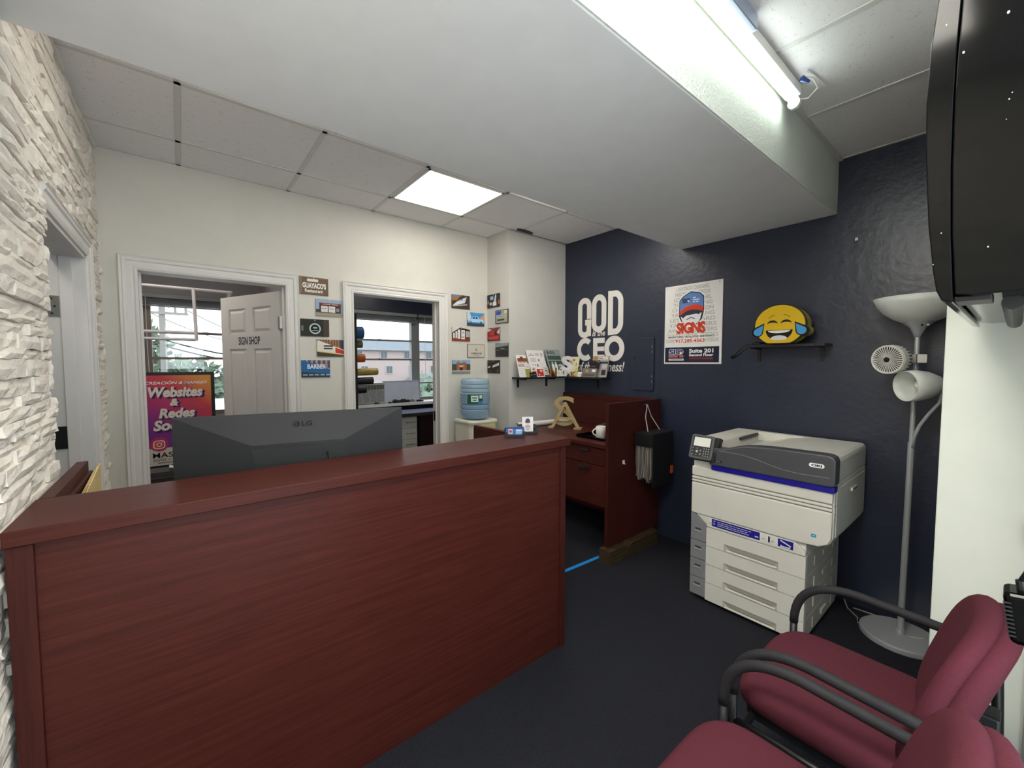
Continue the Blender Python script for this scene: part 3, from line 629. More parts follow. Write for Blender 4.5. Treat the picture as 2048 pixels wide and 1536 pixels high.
# grey toner column with four latches
tops = [0.485, 0.373, 0.258, 0.141, 0.028]
MB(FP).prism([(-1.246, 0.487), (-1.152, 0.475), (-1.152, 0.492), (-1.22, 0.535), (-1.246, 0.541)], -0.03, -0.002).build('side_cap', MGREY, p, bevel=0.002)
for i in range(4):
    seg_ = pb(1.150, 1.246, tops[i + 1] + 0.002, tops[i] - 0.002, -0.03, -0.002, 'supply_door', MGREY, 0.002)
    zc = (tops[i] + tops[i + 1]) / 2
    pb(1.180, 1.216, zc + 0.012, zc + 0.024, -0.002, 0.0015, 'latch', DGREY, 0, seg_)
    pb(1.176, 1.220, zc + 0.004, zc + 0.010, -0.002, 0.003, 'latch_lip', mat('light_grey_plastic', 'b5b5b6', 0.45), 0.001, seg_)
# strip with the instruction sticker
MB(FP).prism([(-1.214, 0.538), (-1.150, 0.490), (-1.150, 0.477), (-0.643, 0.477), (-0.643, 0.50), (-0.69, 0.538)], -0.03, -0.004).build('strip_panel', BEIGE, p, bevel=0.003)
P = Print((2.45 + 0.0035, 0, 0), (0, -1, 0), (0, 0, 1))
P.rect(-1.118, 0.490, -0.697, 0.534, 'e6e4dd'); P.rect(-1.118, 0.490, -0.856, 0.534, '221c8c'); P.rect(-0.768, 0.491, -0.697, 0.533, '221c8c'); P.rect(-0.815, 0.495, -0.806, 0.528, '2a2440')
P.bars((4, 9, 5, 2, 5, 7, 4), -1.085, 0.520, -0.90, 0.526, 'd9d8ea'); P.bars((8, 6, 4, 3, 3, 5, 3), -1.085, 0.509, -0.92, 0.515, 'd9d8ea'); P.bars((6, 3, 10, 8, 6, 3), -1.085, 0.499, -0.91, 0.505, 'd9d8ea')
P.poly([(-1.11, 0.524), (-1.098, 0.527), (-1.096, 0.522)], 'f4f4f8'); P.stroke(arc(-1.104, 0.508, 0.006, 0.006, 0, 360, 10), 0.002, 'c9c8e4'); P.bars((2,), -0.88, 0.50, -0.862, 0.512, 'd9d8ea')
P.stroke([(-0.756, 0.527), (-0.707, 0.507)], 0.006, 'f2f2f2'); P.stroke([(-0.752, 0.503), (-0.752, 0.497), (-0.712, 0.497), (-0.712, 0.503)], 0.005, 'f2f2f2')
P.stroke([(-0.845, 0.503), (-0.835, 0.512), (-0.828, 0.503)], 0.002, '9b9a96'); P.stroke([(-0.80, 0.503), (-0.79, 0.512), (-0.782, 0.503)], 0.002, '9b9a96'); P.done(p, 'sticker')
P = Print((2.45, 0, 0), (0, -1, 0), (0, 0, 1)); P.rect(-0.622, 0.592, -0.600, 0.608, '2f9ac4'); P.bars((1,), -0.616, 0.597, -0.606, 0.604, 'bfe3f0'); P.done(p, 'sticker')
MB(FP).lathe([(0.012, 0), (0.010, 0.004), (0, 0.004)], (-1.13, 0.516, -0.004), (0, 0, 1), 16).build('knob', WPLAST, p)
dl = [0.474, 0.359, 0.246, 0.133, 0.022]
RC = mat('drawer_recess_shade', 'bdb9ad', 0.55, var=0.03)  # darker than the drawer front: shade put into the recess colour
for i in range(4):
    z0, z1 = dl[i + 1] + 0.0015, dl[i] - 0.0015; y0, y1 = 0.640, 1.148; h0, h1 = 0.762, 1.045; zr1 = z1 - 0.068; zr0 = z1 - 0.107
    q = MB(FP); q.box(-y1, -y0, zr1, z1, -0.03, 0); q.box(-y1, -h1, z0, zr1, -0.03, 0); q.box(-h0, -y0, z0, zr1, -0.03, 0)
    if zr0 > z0: q.box(-h1, -h0, z0, zr0, -0.03, 0)
    dr = q.build('paper_drawer', BEIGE, p, bevel=0.0)
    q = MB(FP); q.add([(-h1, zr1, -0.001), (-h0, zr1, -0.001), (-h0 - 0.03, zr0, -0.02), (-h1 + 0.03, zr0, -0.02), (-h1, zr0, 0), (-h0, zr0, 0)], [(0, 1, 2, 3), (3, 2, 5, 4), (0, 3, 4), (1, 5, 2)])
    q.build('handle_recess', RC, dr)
    MB(FP).box(-h1 + 0.012, -h0 - 0.006, zr0 - 0.0005, zr0 + 0.006, -0.012, 0.004).build('handle_lip', BEIGE, dr, bevel=0.002)
# side door and latches (side faces -y)
FS = frame((0, 0.536, 0), (1, 0, 0), (0, 0, 1))
sd = MB(FS).box(2.50, 3.085, 0.60, 0.845, 0.0, 0.003).build('side_door', BEIGE, p, bevel=0.002)
MB(FS).box(2.76, 2.86, 0.785, 0.805, 0.003, 0.012).build('latch', BEIGE, sd, bevel=0.003)
MB(FS).box(2.775, 2.845, 0.79, 0.798, 0.012, 0.013).build('latch_gap', DGREY, sd)
MB(FS).box(2.462, 2.472, 0.70, 0.75, 0, 0.002).build('label_strip', PAPER, p)
for z_ in (0.76, 0.715): MB(FS).box(2.49, 2.496, z_, z_ + 0.006, 0, 0.001).build('vent_dot', DGREY, p)
FS2 = frame((0, 0.645, 0), (1, 0, 0), (0, 0, 1))
SGREY = mat('lower_side_plastic', 'bfbcb2', 0.5)
for i in range(4):
    q = MB(FS2).box(2.475, 3.05, dl[i + 1] + 0.004, dl[i] - 0.004, 0, 0.003).build('side_cover', SGREY, p, bevel=0.002)
    MB(FS2).box(2.74, 2.83, dl[i] - 0.07, dl[i] - 0.04, 0.003, 0.012).build('latch', SGREY, q, bevel=0.003)
    for x_ in (2.60, 2.94): MB(FS2).box(x_, x_ + 0.012, dl[i] - 0.085, dl[i] - 0.035, 0.003, 0.007).build('rib', SGREY, q)

# ------------------------------------------------------------------ floor lamp and clip fan
l = thing('floor_lamp', 'silver floor lamp with frosted bowl shade and small reading shade', 'lamp', (2.935, 0.336, 0))
LB = Vector((2.935, 0.336, 0)); LT = Vector((2.935, 0.326, 1.60))
MB().lathe([(0.0, 0.0), (0.165, 0.0), (0.168, 0.004), (0.166, 0.024), (0.158, 0.029), (0.02, 0.032), (0.0, 0.032)], LB, n=48).build('base', SILVER, l, bevel=0.001)
MB().cyl(LB + Vector((0, 0, 0.03)), LB + (LT - LB) * 0.66, 0.0135, 14).build('pole', SILVER, l, smooth=False)
MB().cyl(LB + (LT - LB) * 0.66, LT, 0.0105, 14).build('pole', SILVER, l)
MB().cyl(LB + Vector((0, 0, 0.03)), LB + Vector((0, 0, 0.06)), 0.019, 14).build('pole_collar', SILVER, l)
MB().lathe([(0.0, -0.002), (0.014, 0.0), (0.02, 0.02), (0.034, 0.05), (0.062, 0.075), (0.064, 0.082), (0, 0.083)], LT, n=32).build('cone', SILVER, l, smooth=True)
FROST = mat('frosted_white_shade', 'dfe3df', 0.45, var=0.02, trans=0.0)
bn = FROST.node_tree.nodes['Principled BSDF']; bn.inputs['Subsurface Weight'].default_value = 0.25; bn.inputs['Subsurface Radius'].default_value = (0.02, 0.02, 0.02)
bo = LT + Vector((0, 0, 0.075))
MB().lathe([(0.058, 0.0), (0.095, 0.018), (0.135, 0.05), (0.165, 0.092), (0.178, 0.128), (0.174, 0.128), (0.160, 0.094), (0.130, 0.054), (0.09, 0.022), (0.0, 0.008)], bo, n=44).build('bowl_shade', FROST, l, smooth=True)
for dx, m_ in ((0.016, WPLAST), (-0.01, BLACK)):
    a = R(215) + dx * 20; MB().lathe([(0.005, 0), (0.004, 0.008), (0, 0.008)], LT + Vector((math.cos(a) * 0.045, math.sin(a) * 0.045, 0.06)), (math.cos(a), math.sin(a), -0.4), 10).build('switch_knob', m_, l)
# side arm and reading shade
apex = Vector((2.915, 0.238, 1.362)); sdir = Vector((-0.70, 0.70, -0.06)).normalized()
MB().tube([(2.925, 0.322, 1.03), (2.925, 0.318, 1.09), (2.92, 0.300, 1.15), (2.915, 0.27, 1.21), (2.91, 0.235, 1.27), (2.905, 0.225, 1.33), (2.903, 0.237, 1.36)], 0.008, 10).build('side_arm', SILVER, l, smooth=True)
so = apex - sdir * 0.02
MB().lathe([(0.02, 0.0), (0.045, 0.03), (0.068, 0.08), (0.078, 0.13), (0.076, 0.175), (0.073, 0.175), (0.074, 0.13), (0.064, 0.082), (0.042, 0.034), (0.0, 0.006)], so, sdir, 36).build('reading_shade', FROST, l, smooth=True)
MB().lathe([(0.014, 0.03), (0.018, 0.06), (0.028, 0.09), (0.022, 0.12), (0.0, 0.13)], so, sdir, 20).build('bulb', mat('bulb_white', 'f0efe8', 0.3), l, smooth=True)
MB().tube([(2.93, 0.30, 0.03), (2.97, 0.24, 0.033), (3.03, 0.28, 0.02), (3.09, 0.42, 0.006), (3.08, 0.56, 0.006)], 0.0035, 6).build('power_cord', mat('clear_cord', 'b9b5a8', 0.4), l, smooth=True)
fcen = Vector((2.80, 0.418, 1.485)); fd_ = Vector((-0.93, 0.36, -0.06)).normalized()
fn = thing('clip_fan', 'small white clip-on fan clamped to the lamp pole', 'fan', (2.90, 0.32, 1.45))
MB().lathe([(0.0, -0.082), (0.055, -0.080), (0.069, -0.068), (0.074, -0.04), (0.074, -0.006), (0.070, 0.0), (0.066, -0.003), (0.064, -0.024), (0.0, -0.026)], fcen, fd_, 36).build('housing', WPLAST, fn, smooth=False)
MB().lathe([(0.0632, -0.016), (0.0, -0.016)], fcen, fd_, 36).build('inner_shade', mat('fan_inside_shade', '55544a', 0.8), fn)  # dark disc stands for the shade behind the grille
gr = MB(); uu = fd_.cross(Vector((0, 0, 1))).normalized(); ww = fd_.cross(uu)
for k in range(36):
    a = 2 * math.pi * k / 36; dr_ = uu * math.cos(a) + ww * math.sin(a); s_ = fd_.cross(dr_)
    A, B = fcen + dr_ * 0.012, fcen + dr_ * 0.066
    gr.add([A - s_ * 0.0007 + fd_ * 0.004, A + s_ * 0.0007 + fd_ * 0.004, B + s_ * 0.0024, B - s_ * 0.0024, A - fd_ * 0.001, B - fd_ * 0.005], [(0, 1, 2, 3), (0, 3, 5, 4), (1, 4, 5, 2)])
gr.lathe([(0.065, 0.001), (0.071, 0.002), (0.072, -0.004), (0.065, -0.004)], fcen, fd_, 36); gr.build('grille', WPLAST, fn)
MB().lathe([(0.013, 0.0), (0.013, 0.006), (0.0, 0.007)], fcen, fd_, 18).build('hub_cap', BLACK, fn)
vn = MB()
for k in range(28):
    a = 2 * math.pi * k / 28; dr_ = uu * math.cos(a) + ww * math.sin(a); s_ = fd_.cross(dr_); c0 = fcen + dr_ * 0.0745
    vn.add([c0 - s_ * 0.003 - fd_ * 0.035, c0 + s_ * 0.003 - fd_ * 0.035, c0 + s_ * 0.003 - fd_ * 0.057, c0 - s_ * 0.003 - fd_ * 0.057], [(0, 1, 2, 3)])
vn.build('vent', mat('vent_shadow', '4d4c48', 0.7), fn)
MB().tube([fcen - fd_ * 0.06, (2.875, 0.372, 1.49), (2.90, 0.35, 1.49)], [0.018, 0.014, 0.014], 10).build('neck', WPLAST, fn, smooth=True)
bl = MB()
for k in range(5):
    a = 2 * math.pi * k / 5; dr_ = uu * math.cos(a) + ww * math.sin(a); s_ = fd_.cross(dr_); c0 = fcen - fd_ * 0.012
    bl.add([c0 + dr_ * 0.012 - s_ * 0.006, c0 + dr_ * 0.012 + s_ * 0.006, c0 + dr_ * 0.058 + s_ * 0.022 - fd_ * 0.006, c0 + dr_ * 0.058 - s_ * 0.014], [(0, 1, 2, 3)])
bl.build('blades', MC['fan_inside_shade'], fn)  # blades coloured dark to pass for the shaded gaps
ck = thing
MB(Matrix.Translation((2.925, 0.322, 1.49)) @ Matrix.Rotation(R(-62), 4, 'Z')).box(-0.018, 0.018, -0.052, 0.045, -0.022, 0.022).build('clamp', WPLAST, fn, bevel=0.004)
MB(Matrix.Translation((2.925, 0.322, 1.49)) @ Matrix.Rotation(R(-62), 4, 'Z')).box(-0.0185, 0.0185, -0.042, -0.036, -0.0225, 0.0225).build('clamp_slot', BLACK, fn)
# white cable on the carpet by the printer
MB().tube([(3.06, 0.60, 0.05), (3.05, 0.58, 0.006), (2.98, 0.52, 0.006), (2.92, 0.51, 0.006), (2.99, 0.46, 0.006), (3.08, 0.40, 0.006), (3.12, 0.30, 0.006)], 0.004, 6).build('floor_cable', mat('grey_cable', '8f8d88', 0.5), None, smooth=True, label='thin grey cable on the carpet between printer and lamp', cat='cable')

# ------------------------------------------------------------------ chairs
def pillow(outline, h, er, defo, nr=5, m=None):
    """outline: list of (x, y); closed cushion of thickness h with edge radius er, then deformed by defo(x, y, z)"""
    cx = sum(p[0] for p in outline) / len(outline); cy = sum(p[1] for p in outline) / len(outline)
    rings = []
    def ring(ins, z):
        r = []
        for x, y in outline:
            dx, dy = x - cx, y - cy; L = math.hypot(dx, dy); k = max(0.0, (L - ins)) / L; r.append((cx + dx * k, cy + dy * k, z))
        return r
    lay = []
    for f in (0.25, 0.55, 0.8): lay.append(('s', f, -h / 2))
    for i in range(0, 9):
        ph = -90 + 180 * i / 8; lay.append(('i', er * (1 - math.cos(R(ph))), h / 2 * math.sin(R(ph))))
    for f in (0.8, 0.55, 0.25): lay.append(('s', f, h / 2))
    for t, a, z in lay:
        if t == 'i': rr = ring(a, z)
        else: rr = [(cx + (x - cx) * a, cy + (y - cy) * a, z) for x, y, _ in ring(er, z)]
        rings.append([defo(*q) for q in rr])
    return rings
def sup(w, d, n, N=40, taper=0.0):
    o = []
    for k in range(N):
        a = 2 * math.pi * k / N; c, s = math.cos(a), math.sin(a)
        x = math.copysign(abs(c) ** (2 / n), c) * w / 2; y = math.copysign(abs(s) ** (2 / n), s) * d / 2
        o.append((x * (1 + taper * y / (d / 2)), y))
    return o
def make_chair(loc, label):
    ch = thing('waiting_chair', label, 'chair', loc, 0, 'burgundy waiting chairs')
    T = Matrix.Translation(loc)
    def seat(x, y, z):
        crown = 0.012 * (1 - (x / 0.24) ** 2) * (1 - (y / 0.24) ** 2) if z > 0 else 0
        drop = -1.0 * max(0, y - 0.12) ** 2
        return (x, y - 0.012, 0.442 + z + crown + drop)
    MB(T).loft(pillow(sup(0.485, 0.50, 4.5), 0.075, 0.035, seat)).build('seat', BURG, ch, smooth=True)
    MB(T).prism(rrect(-0.21, 0.21, -0.21, 0.20, 0.04), 0.375, 0.405).build('seat_pan', BLACK, ch)
    th = R(16)
    def back(off):
        def f(x, y, z):             # x across, y up the back, z thickness (towards the front)
            curve = 0.6 * x * x
            yy = z + off + curve; up = y
            return (x, -0.238 + yy * math.cos(th) - up * math.sin(th), 0.645 + up * math.cos(th) + yy * math.sin(th) * 0.3)
        return f
    MB(T).loft(pillow(sup(0.475, 0.43, 3.0, taper=-0.03), 0.055, 0.035, back(0.008))).build('backrest', BURG, ch, smooth=True)
    MB(T).loft(pillow(sup(0.470, 0.42, 3.0, taper=-0.03), 0.05, 0.03, back(-0.027))).build('back_shell', BURG, ch, smooth=True)
    def bez(a, b, c_, n=6): return [tuple(Vector(a) * (1 - t) ** 2 + Vector(b) * 2 * t * (1 - t) + Vector(c_) * t * t) for t in [i / n for i in range(n + 1)]]
    for s in (-1, 1):
        x = 0.268 * s
        arm = bez((x, 0.205, 0.47), (x, 0.205, 0.652), (x, 0.015, 0.655), 12) + bez((x, -0.20, 0.645), (x, -0.285, 0.638), (x, -0.30, 0.56), 7)
        MB(T).tube(arm, 0.0145, 12).build('armrest', FOAM, ch, smooth=True)
        MB(T).tube([(x, 0.205, 0.0), (x, 0.205, 0.25), (x, 0.205, 0.47)], 0.0125, 10).build('leg', BLACKM, ch, smooth=True)
        MB(T).tube([(x, -0.30, 0.57), (x, -0.305, 0.44), (x, -0.312, 0.20), (x, -0.325, 0.0)], 0.0125, 10).build('leg', BLACKM, ch, smooth=True)
        MB(T).tube([(x, 0.205, 0.385), (x, 0.0, 0.39), (x, -0.305, 0.40)], 0.011, 8).build('side_rail', BLACKM, ch, smooth=True)
    for y in (0.17, -0.19): MB(T).tube([(-0.268, y, 0.386), (0.268, y, 0.386)], 0.010, 8).build('cross_rail', BLACKM, ch)
    MB(T).box(-0.03, 0.03, -0.31, -0.25, 0.36, 0.60).build('back_bracket', BLACK, ch, bevel=0.006)
    return ch
CH1 = make_chair((1.545, 0.300, 0), 'burgundy fabric armchair farther from the camera, beside the printer')
def copy_tree(o, dx, label):
    c = o.copy(); COL.objects.link(c); c.location = Vector(o.location) + Vector(dx); c['label'] = label
    for q in list(o.children):
        r_ = q.copy(); COL.objects.link(r_); r_.parent = c
        for g_ in list(q.children):
            k_ = g_.copy(); COL.objects.link(k_); k_.parent = r_
    return c
CH2 = copy_tree(CH1, (-0.604, 0.0, 0), 'burgundy fabric armchair nearest the camera at the bottom right corner')
# ------------------------------------------------------------------ television at the right edge
tv = thing('television', 'big glossy black television with curved front hanging at the right edge', 'television', (1.6, 0.0, 1.58))
fr_ = [(0.086, 1.587), (0.100, 1.592), (0.108, 1.612), (0.114, 1.650), (0.124, 1.746), (0.1325, 1.88), (0.1355, 1.99), (0.1325, 2.10), (0.124, 2.20), (0.112, 2.31), (0.105, 2.345), (0.095, 2.352)]
def off(pts, d): return [(y - d, z) for y, z in pts]
FT = frame((0, 0, 0), (0, 1, 0), (0, 0, 1))                       # local x = y, y = z, z = +x
back_c = [(0.098 - 0.04 * ((z - 1.97) / 0.38) ** 2 * 0.35, z) for z in (2.352, 2.2, 2.05, 1.97, 1.85, 1.72, 1.587)]
MB(FT).prism(fr_ + back_c, 1.18, 2.08).build('front_bezel', BLACKG, tv, bevel=0.003)
rear = [(y - 0.0015, z) for y, z in reversed(back_c)]
rear = [(y, min(max(z, 1.602), 2.338)) for y, z in rear]
MB(FT).prism([(-0.16, 1.60), (0.06, 1.598)] + rear + [(0.06, 2.342), (-0.12, 2.33), (-0.16, 2.28)], 1.1815, 2.0775).build('rear_housing', BLACKG, tv, bevel=0.002)
sc = MB(FT); sp = [(y + 0.0008, z) for y, z in fr_[3:10]]
sc.prism(sp + [(y - 0.004, z) for y, z in reversed(sp)], 1.22, 2.04); sc.build('screen', mat('screen_black', '050507', 0.08), tv)
MB().cyl((1.27, 0.010, 1.588), (1.95, 0.010, 1.588), 0.015, 14).build('sound_tube', BLACK, tv)
MB().box(1.205, 1.30, 0.035, 0.085, 1.59, 1.60).build('bottom_lip', BLACK, tv, bevel=0.002)
MB().box(1.50, 1.76, -0.379, -0.15, 1.90, 2.02).build('wall_bracket', BLACKM, tv)
P = Print((1.1815, 0, 0), (0, -1, 0), (0, 0, 1))
for y, z, r_ in ((0.035, 2.10, 0.0035), (0.0075, 2.13, 0.002), (0.088, 2.06, 0.003), (0.028, 1.945, 0.0018), (0.025, 1.955, 0.0013), (0.012, 1.995, 0.0013), (0.03, 1.91, 0.0012), (0.043, 1.685, 0.002), (0.105, 1.725, 0.0015), (0.113, 2.125, 0.002), (0.114, 1.665, 0.0015)):
    P.disc(-y, z, r_ * 0.6, 'a9a9a6', r_ * 0.9, 6)
P.done(tv, 'paint_specks')
ad = thing('power_adapter', 'black ribbed power adapter hanging on its cord below the television', 'power adapter', (1.13, -0.03, 0.985))
MB(Matrix.Translation((1.13, -0.033, 0.985)) @ Matrix.Rotation(R(-8), 4, 'X')).box(-0.03, 0.03, -0.022, 0.022, 0.0, 0.088).build('body', BLACKG, ad, bevel=0.009, seg=3)
MB(Matrix.Translation((1.13, -0.033, 0.985)) @ Matrix.Rotation(R(-8), 4, 'X')).cyl((0, 0, 0.086), (0, 0, 0.104), 0.006, 10).build('strain_relief', BLACK, ad)
for k in range(9): MB(Matrix.Translation((1.13, -0.033, 0.985)) @ Matrix.Rotation(R(-8), 4, 'X')).box(-0.0308, -0.029, 0.013, 0.0224, 0.014 + k * 0.007, 0.017 + k * 0.007).build('rib', BLACK, ad)
MB().tube([(1.13, -0.018, 1.084), (1.13, -0.03, 1.12), (1.13, -0.06, 1.18), (1.14, -0.10, 1.35), (1.17, -0.12, 1.60)], 0.0035, 6).build('cord', BLACK, ad, smooth=True)
ob = thing('wall_outlet', 'small white outlet box with a black cord on the partition edge', 'outlet', (2.19, -0.06, 0.78))
MB().box(2.158, 2.175, -0.10, -0.056, 0.76, 0.83).build('box', WPLAST, ob, bevel=0.004)
MB().tube([(2.166, -0.065, 0.83), (2.16, -0.05, 0.87), (2.165, -0.045, 0.93), (2.17, -0.07, 0.95), (2.17, -0.10, 0.955)], 0.004, 6).build('cord', BLACK, ob, smooth=True)

# ------------------------------------------------------------------ emoji light box on its shelf
sh = thing('wall_shelf', 'short black wall shelf under the yellow laughing face', 'shelf', (3.06, 0.94, 1.49))
SHM = mat('black_wood_shelf', '1b1a1e', 0.45, var=0.1)
MB().box(2.98, XN, 0.725, 1.157, 1.571, 1.588).build('board', SHM, sh, bevel=0.001)
for y in (1.135, 0.775):
    MB().box(3.135, XN, y - 0.01, y + 0.01, 1.48, 1.571).build('bracket', BLACKM, sh); MB().box(3.02, 3.135, y - 0.01, y + 0.01, 1.562, 1.571).build('bracket_arm', BLACKM, sh)
em = thing('emoji_light_box', 'yellow laughing face light box with blue tears on the shelf', 'light box', (3.0, 0.957, 1.588))
ZE = 1.589; YE = 0.958
FE = frame((2.975, YE, ZE), (0, -1, 0), (0, 0, 1))                  # z local towards viewer
def emo(k=1.0, n=40):
    o = []
    for i in range(n):
        a = 2 * math.pi * i / n - math.pi / 2; x = 0.146 * k * math.cos(a); y = 0.132 + 0.132 * k * math.sin(a)
        for cx_, cy_ in ((-0.132, 0.078), (0.132, 0.078)):
            pass
        o.append((x, max(y, 0.132 - 0.132 * k * 0.90)))
    return [(x, y - (0.132 - 0.132 * 0.9)) for x, y in o]
def tearp(sgn, k=1.0):
    cx_, cy_, r_ = 0.124 * sgn, 0.080, 0.029 * k; tip = (0.084 * sgn, 0.132 + 0.004 * (k > 1))
    a0 = math.degrees(math.atan2(tip[1] - cy_, tip[0] - cx_)); pts = [tip] + arc(cx_, cy_, r_, r_ * 0.95, a0 + 62, a0 + 298, 16); return pts
EBLK = mat('light_box_black', '121214', 0.4); EYEL = mat('light_box_yellow', 'e0bb25', 0.4, var=0.03); EYL2 = mat('light_box_side_yellow', 'c2b032', 0.45, var=0.05)
q = MB(FE).prism(emo(1.0), 0.0, 0.022); 
for s_ in (-1, 1): q.prism(tearp(s_, 1.22), 0.0, 0.0215)
q.build('front_rim', EBLK, em, bevel=0.001)
q = MB(FE).prism(emo(0.97), -0.085, 0.0)
for s_ in (-1, 1): q.prism(tearp(s_, 1.1), -0.084, -0.0005)
q.build('return', EYL2, em)
q = MB(FE).prism(emo(1.0), -0.10, -0.085)
for s_ in (-1, 1): q.prism(tearp(s_, 1.22), -0.0995, -0.0855)
q.build('back_plate', EBLK, em)
P = Print((2.975 - 0.022, YE, ZE), (0, -1, 0), (0, 0, 1))
P.poly([(x * 0.955, 0.125 + (y - 0.125) * 0.95) for x, y in emo(1.0)], 'e3bb22')
for s_ in (-1, 1): P.poly(tearp(s_, 1.18), '101014'); P.poly([(0.112 * s_ + (x - 0.112 * s_) * 0.80, 0.078 + (y - 0.078) * 0.80) for x, y in tearp(s_, 1.1)], '4fa0dc')
P.poly([(-0.075, 0.088)] + arc(0, 0.088, 0.075, 0.066, 180, 360, 20) + [(0.075, 0.088)], '1a1614')
P.poly([(-0.062, 0.084), (0.062, 0.086)] + arc(0, 0.084, 0.062, 0.016, 0, -180, 14)[1:], 'efeeea')
P.poly(arc(0, 0.034, 0.046, 0.02, 180, 0, 12) + arc(0, 0.034, 0.046, 0.011, 0, -180, 12)[1:-1], 'e6e4e2')
for s_ in (-1, 1):
    P.poly(arc(0.038 * s_, 0.125, 0.031, 0.026, 12, 168, 12) + arc(0.038 * s_, 0.125, 0.031, 0.012, 168, 12, 12), '231a0e')
    P.stroke([(0.06 * s_, 0.163), (0.05 * s_, 0.174), (0.035 * s_, 0.181), (0.024 * s_, 0.183)], 0.003, '6d5614')
P.done(em, 'face')
cb = MB().tube([(3.00, 1.08, 1.593), (3.02, 1.15, 1.60), (3.0, 1.18, 1.585), (2.97, 1.20, 1.56), (2.985, 1.23, 1.53), (2.99, 1.262, 1.508), (3.0, 1.255, 1.50), (3.0, 1.215, 1.525), (2.985, 1.16, 1.57), (3.01, 1.13, 1.606), (3.04, 1.06, 1.60)], 0.006, 6)
cb.build('cable_bundle', BLACK, None, smooth=True, label='black cable bundle drooping over the left end of the shelf', cat='cable')

# ------------------------------------------------------------------ wall decal, electrical panel, poster
dc = thing('wall_lettering', 'white vinyl lettering reading GOD is the CEO of the business on the navy wall', 'wall decal', (XN, 2.54, 1.39))
P = Print((XN - 0.0005, 2.825, 1.388), (0, -1, 0), (0, 0, 1), lift=0.001)
WH = 'e7e4de'
# G O D : rounded condensed capitals
w = 0.056
P.stroke([(0.150, 0.515)] + [(0.150, 0.590)] + arc(0.092, 0.640, 0.058, 0.058, 0, 180, 12) + arc(0.092, 0.415, 0.058, 0.058, 180, 345, 12) + [(0.150, 0.480), (0.100, 0.480)], w, WH)
P.rect(0.128, 0.345, 0.176, 0.44, WH)
P.stroke(arc(0.272, 0.640, 0.060, 0.070, 0, 180, 12) + arc(0.272, 0.460, 0.060, 0.056, 180, 360, 12), w, WH, True)
P.stroke([(0.408, 0.370), (0.408, 0.724)] + arc(0.455, 0.640, 0.068, 0.084, 75, 0, 8) + arc(0.455, 0.450, 0.068, 0.080, 0, -75, 8), w, WH, True)
P.text('is the', 0.192, 0.340, 0.350, 0.398, WH, bold=0.02, shear=0.3)
P.stroke(arc(0.105, 0.215, 0.082, 0.088, 48, 312, 24), 0.052, WH)
P.rect(0.205, 0.112, 0.258, 0.322, WH); P.rect(0.258, 0.272, 0.345, 0.322, WH); P.rect(0.258, 0.195, 0.338, 0.238, WH); P.rect(0.258, 0.112, 0.345, 0.160, WH)
P.stroke(arc(0.455, 0.215, 0.086, 0.092, 0, 360, 32)[:-1], 0.055, WH, True)
P.text('of the business!', 0.002, 0.0, 0.572, 0.092, WH, bold=0.02, shear=0.3)
P.done(dc, 'letters')
ep = thing('electrical_panel', 'navy painted electrical panel door beside the lettering', 'electrical panel', (XN, 2.06, 1.15))
MB().box(XN - 0.004, XN, 1.90, 2.235, 1.12, 1.755).build('trim_plate', NAVYM, ep, bevel=0.0015)
MB(frame((XN - 0.004, 0, 0), (0, -1, 0), (0, 0, 1))).prism(rrect(-2.165, -1.95, 1.228, 1.69, 0.02), 0, 0.014).build('door', NAVYM, ep, bevel=0.004)
MB().box(XN - 0.021, XN - 0.018, 2.125, 2.14, 1.50, 1.53).build('latch', BLACKM, ep, bevel=0.001)
P = Print((XN - 0.018, 0, 0), (0, -1, 0), (0, 0, 1))
for z_ in (1.30, 1.345, 1.60, 1.555): P.rect(-1.967, z_, -1.963, z_ + 0.018, 'aeb2b8')
P.done(ep, 'paint_chips')
po = thing('poster_board', 'white signs poster board with blue and red cap face on the navy wall', 'poster', (XN, 1.625, 1.461))
MB().box(XN - 0.007, XN - 0.001, 1.393, 1.857, 1.461, 2.091).build('board', PAPER, po)
P = Print((XN - 0.007, 1.857, 1.461), (0, -1, 0), (0, 0, 1), eps=0.00008)
pw, ph_ = 0.464, 0.630
def fx(x): return x * pw
def fy(y): return y * ph_
G1 = 'bdbab6'
rows = ['LIGHTBOX CHANNEL', 'NEON LIGHTBOX', 'LETTERS CHANNEL', 'YARD AWNING', 'CHANNEL NEON', 'YARD AWNING', 'LETTERS YARD', 'YARD LETTERS', 'AWNING LETTERS', 'SIGNS CHANNEL LETTERS', 'CHANNEL LETTERS LIGHTBOX']
for i, t_ in enumerate(rows):
    yb_ = 0.925 - i * 0.0655; k = i / 10; a = 0.21 - 0.18 * k; b = 0.79 + 0.17 * k
    P.text(t_, fx(a), fy(yb_), fx(b), fy(yb_ + 0.048), G1, bold=0.02)
def pol(pts, c): P.poly([(fx(x), fy(y)) for x, y in pts], c)
pol([(0.245, 0.60), (0.25, 0.80), (0.32, 0.865), (0.47, 0.925), (0.64, 0.895), (0.715, 0.84), (0.725, 0.66), (0.69, 0.55), (0.60, 0.47), (0.38, 0.47), (0.29, 0.54)], 'f3f1ee')
pol([(0.262, 0.61), (0.27, 0.80), (0.33, 0.85), (0.47, 0.905), (0.63, 0.88), (0.70, 0.83), (0.705, 0.66), (0.675, 0.56), (0.60, 0.49), (0.36, 0.49), (0.29, 0.56)], '2b3247')
pol([(0.30, 0.60), (0.665, 0.63), (0.64, 0.55), (0.58, 0.50), (0.38, 0.50), (0.32, 0.55)], 'e9e8ec')
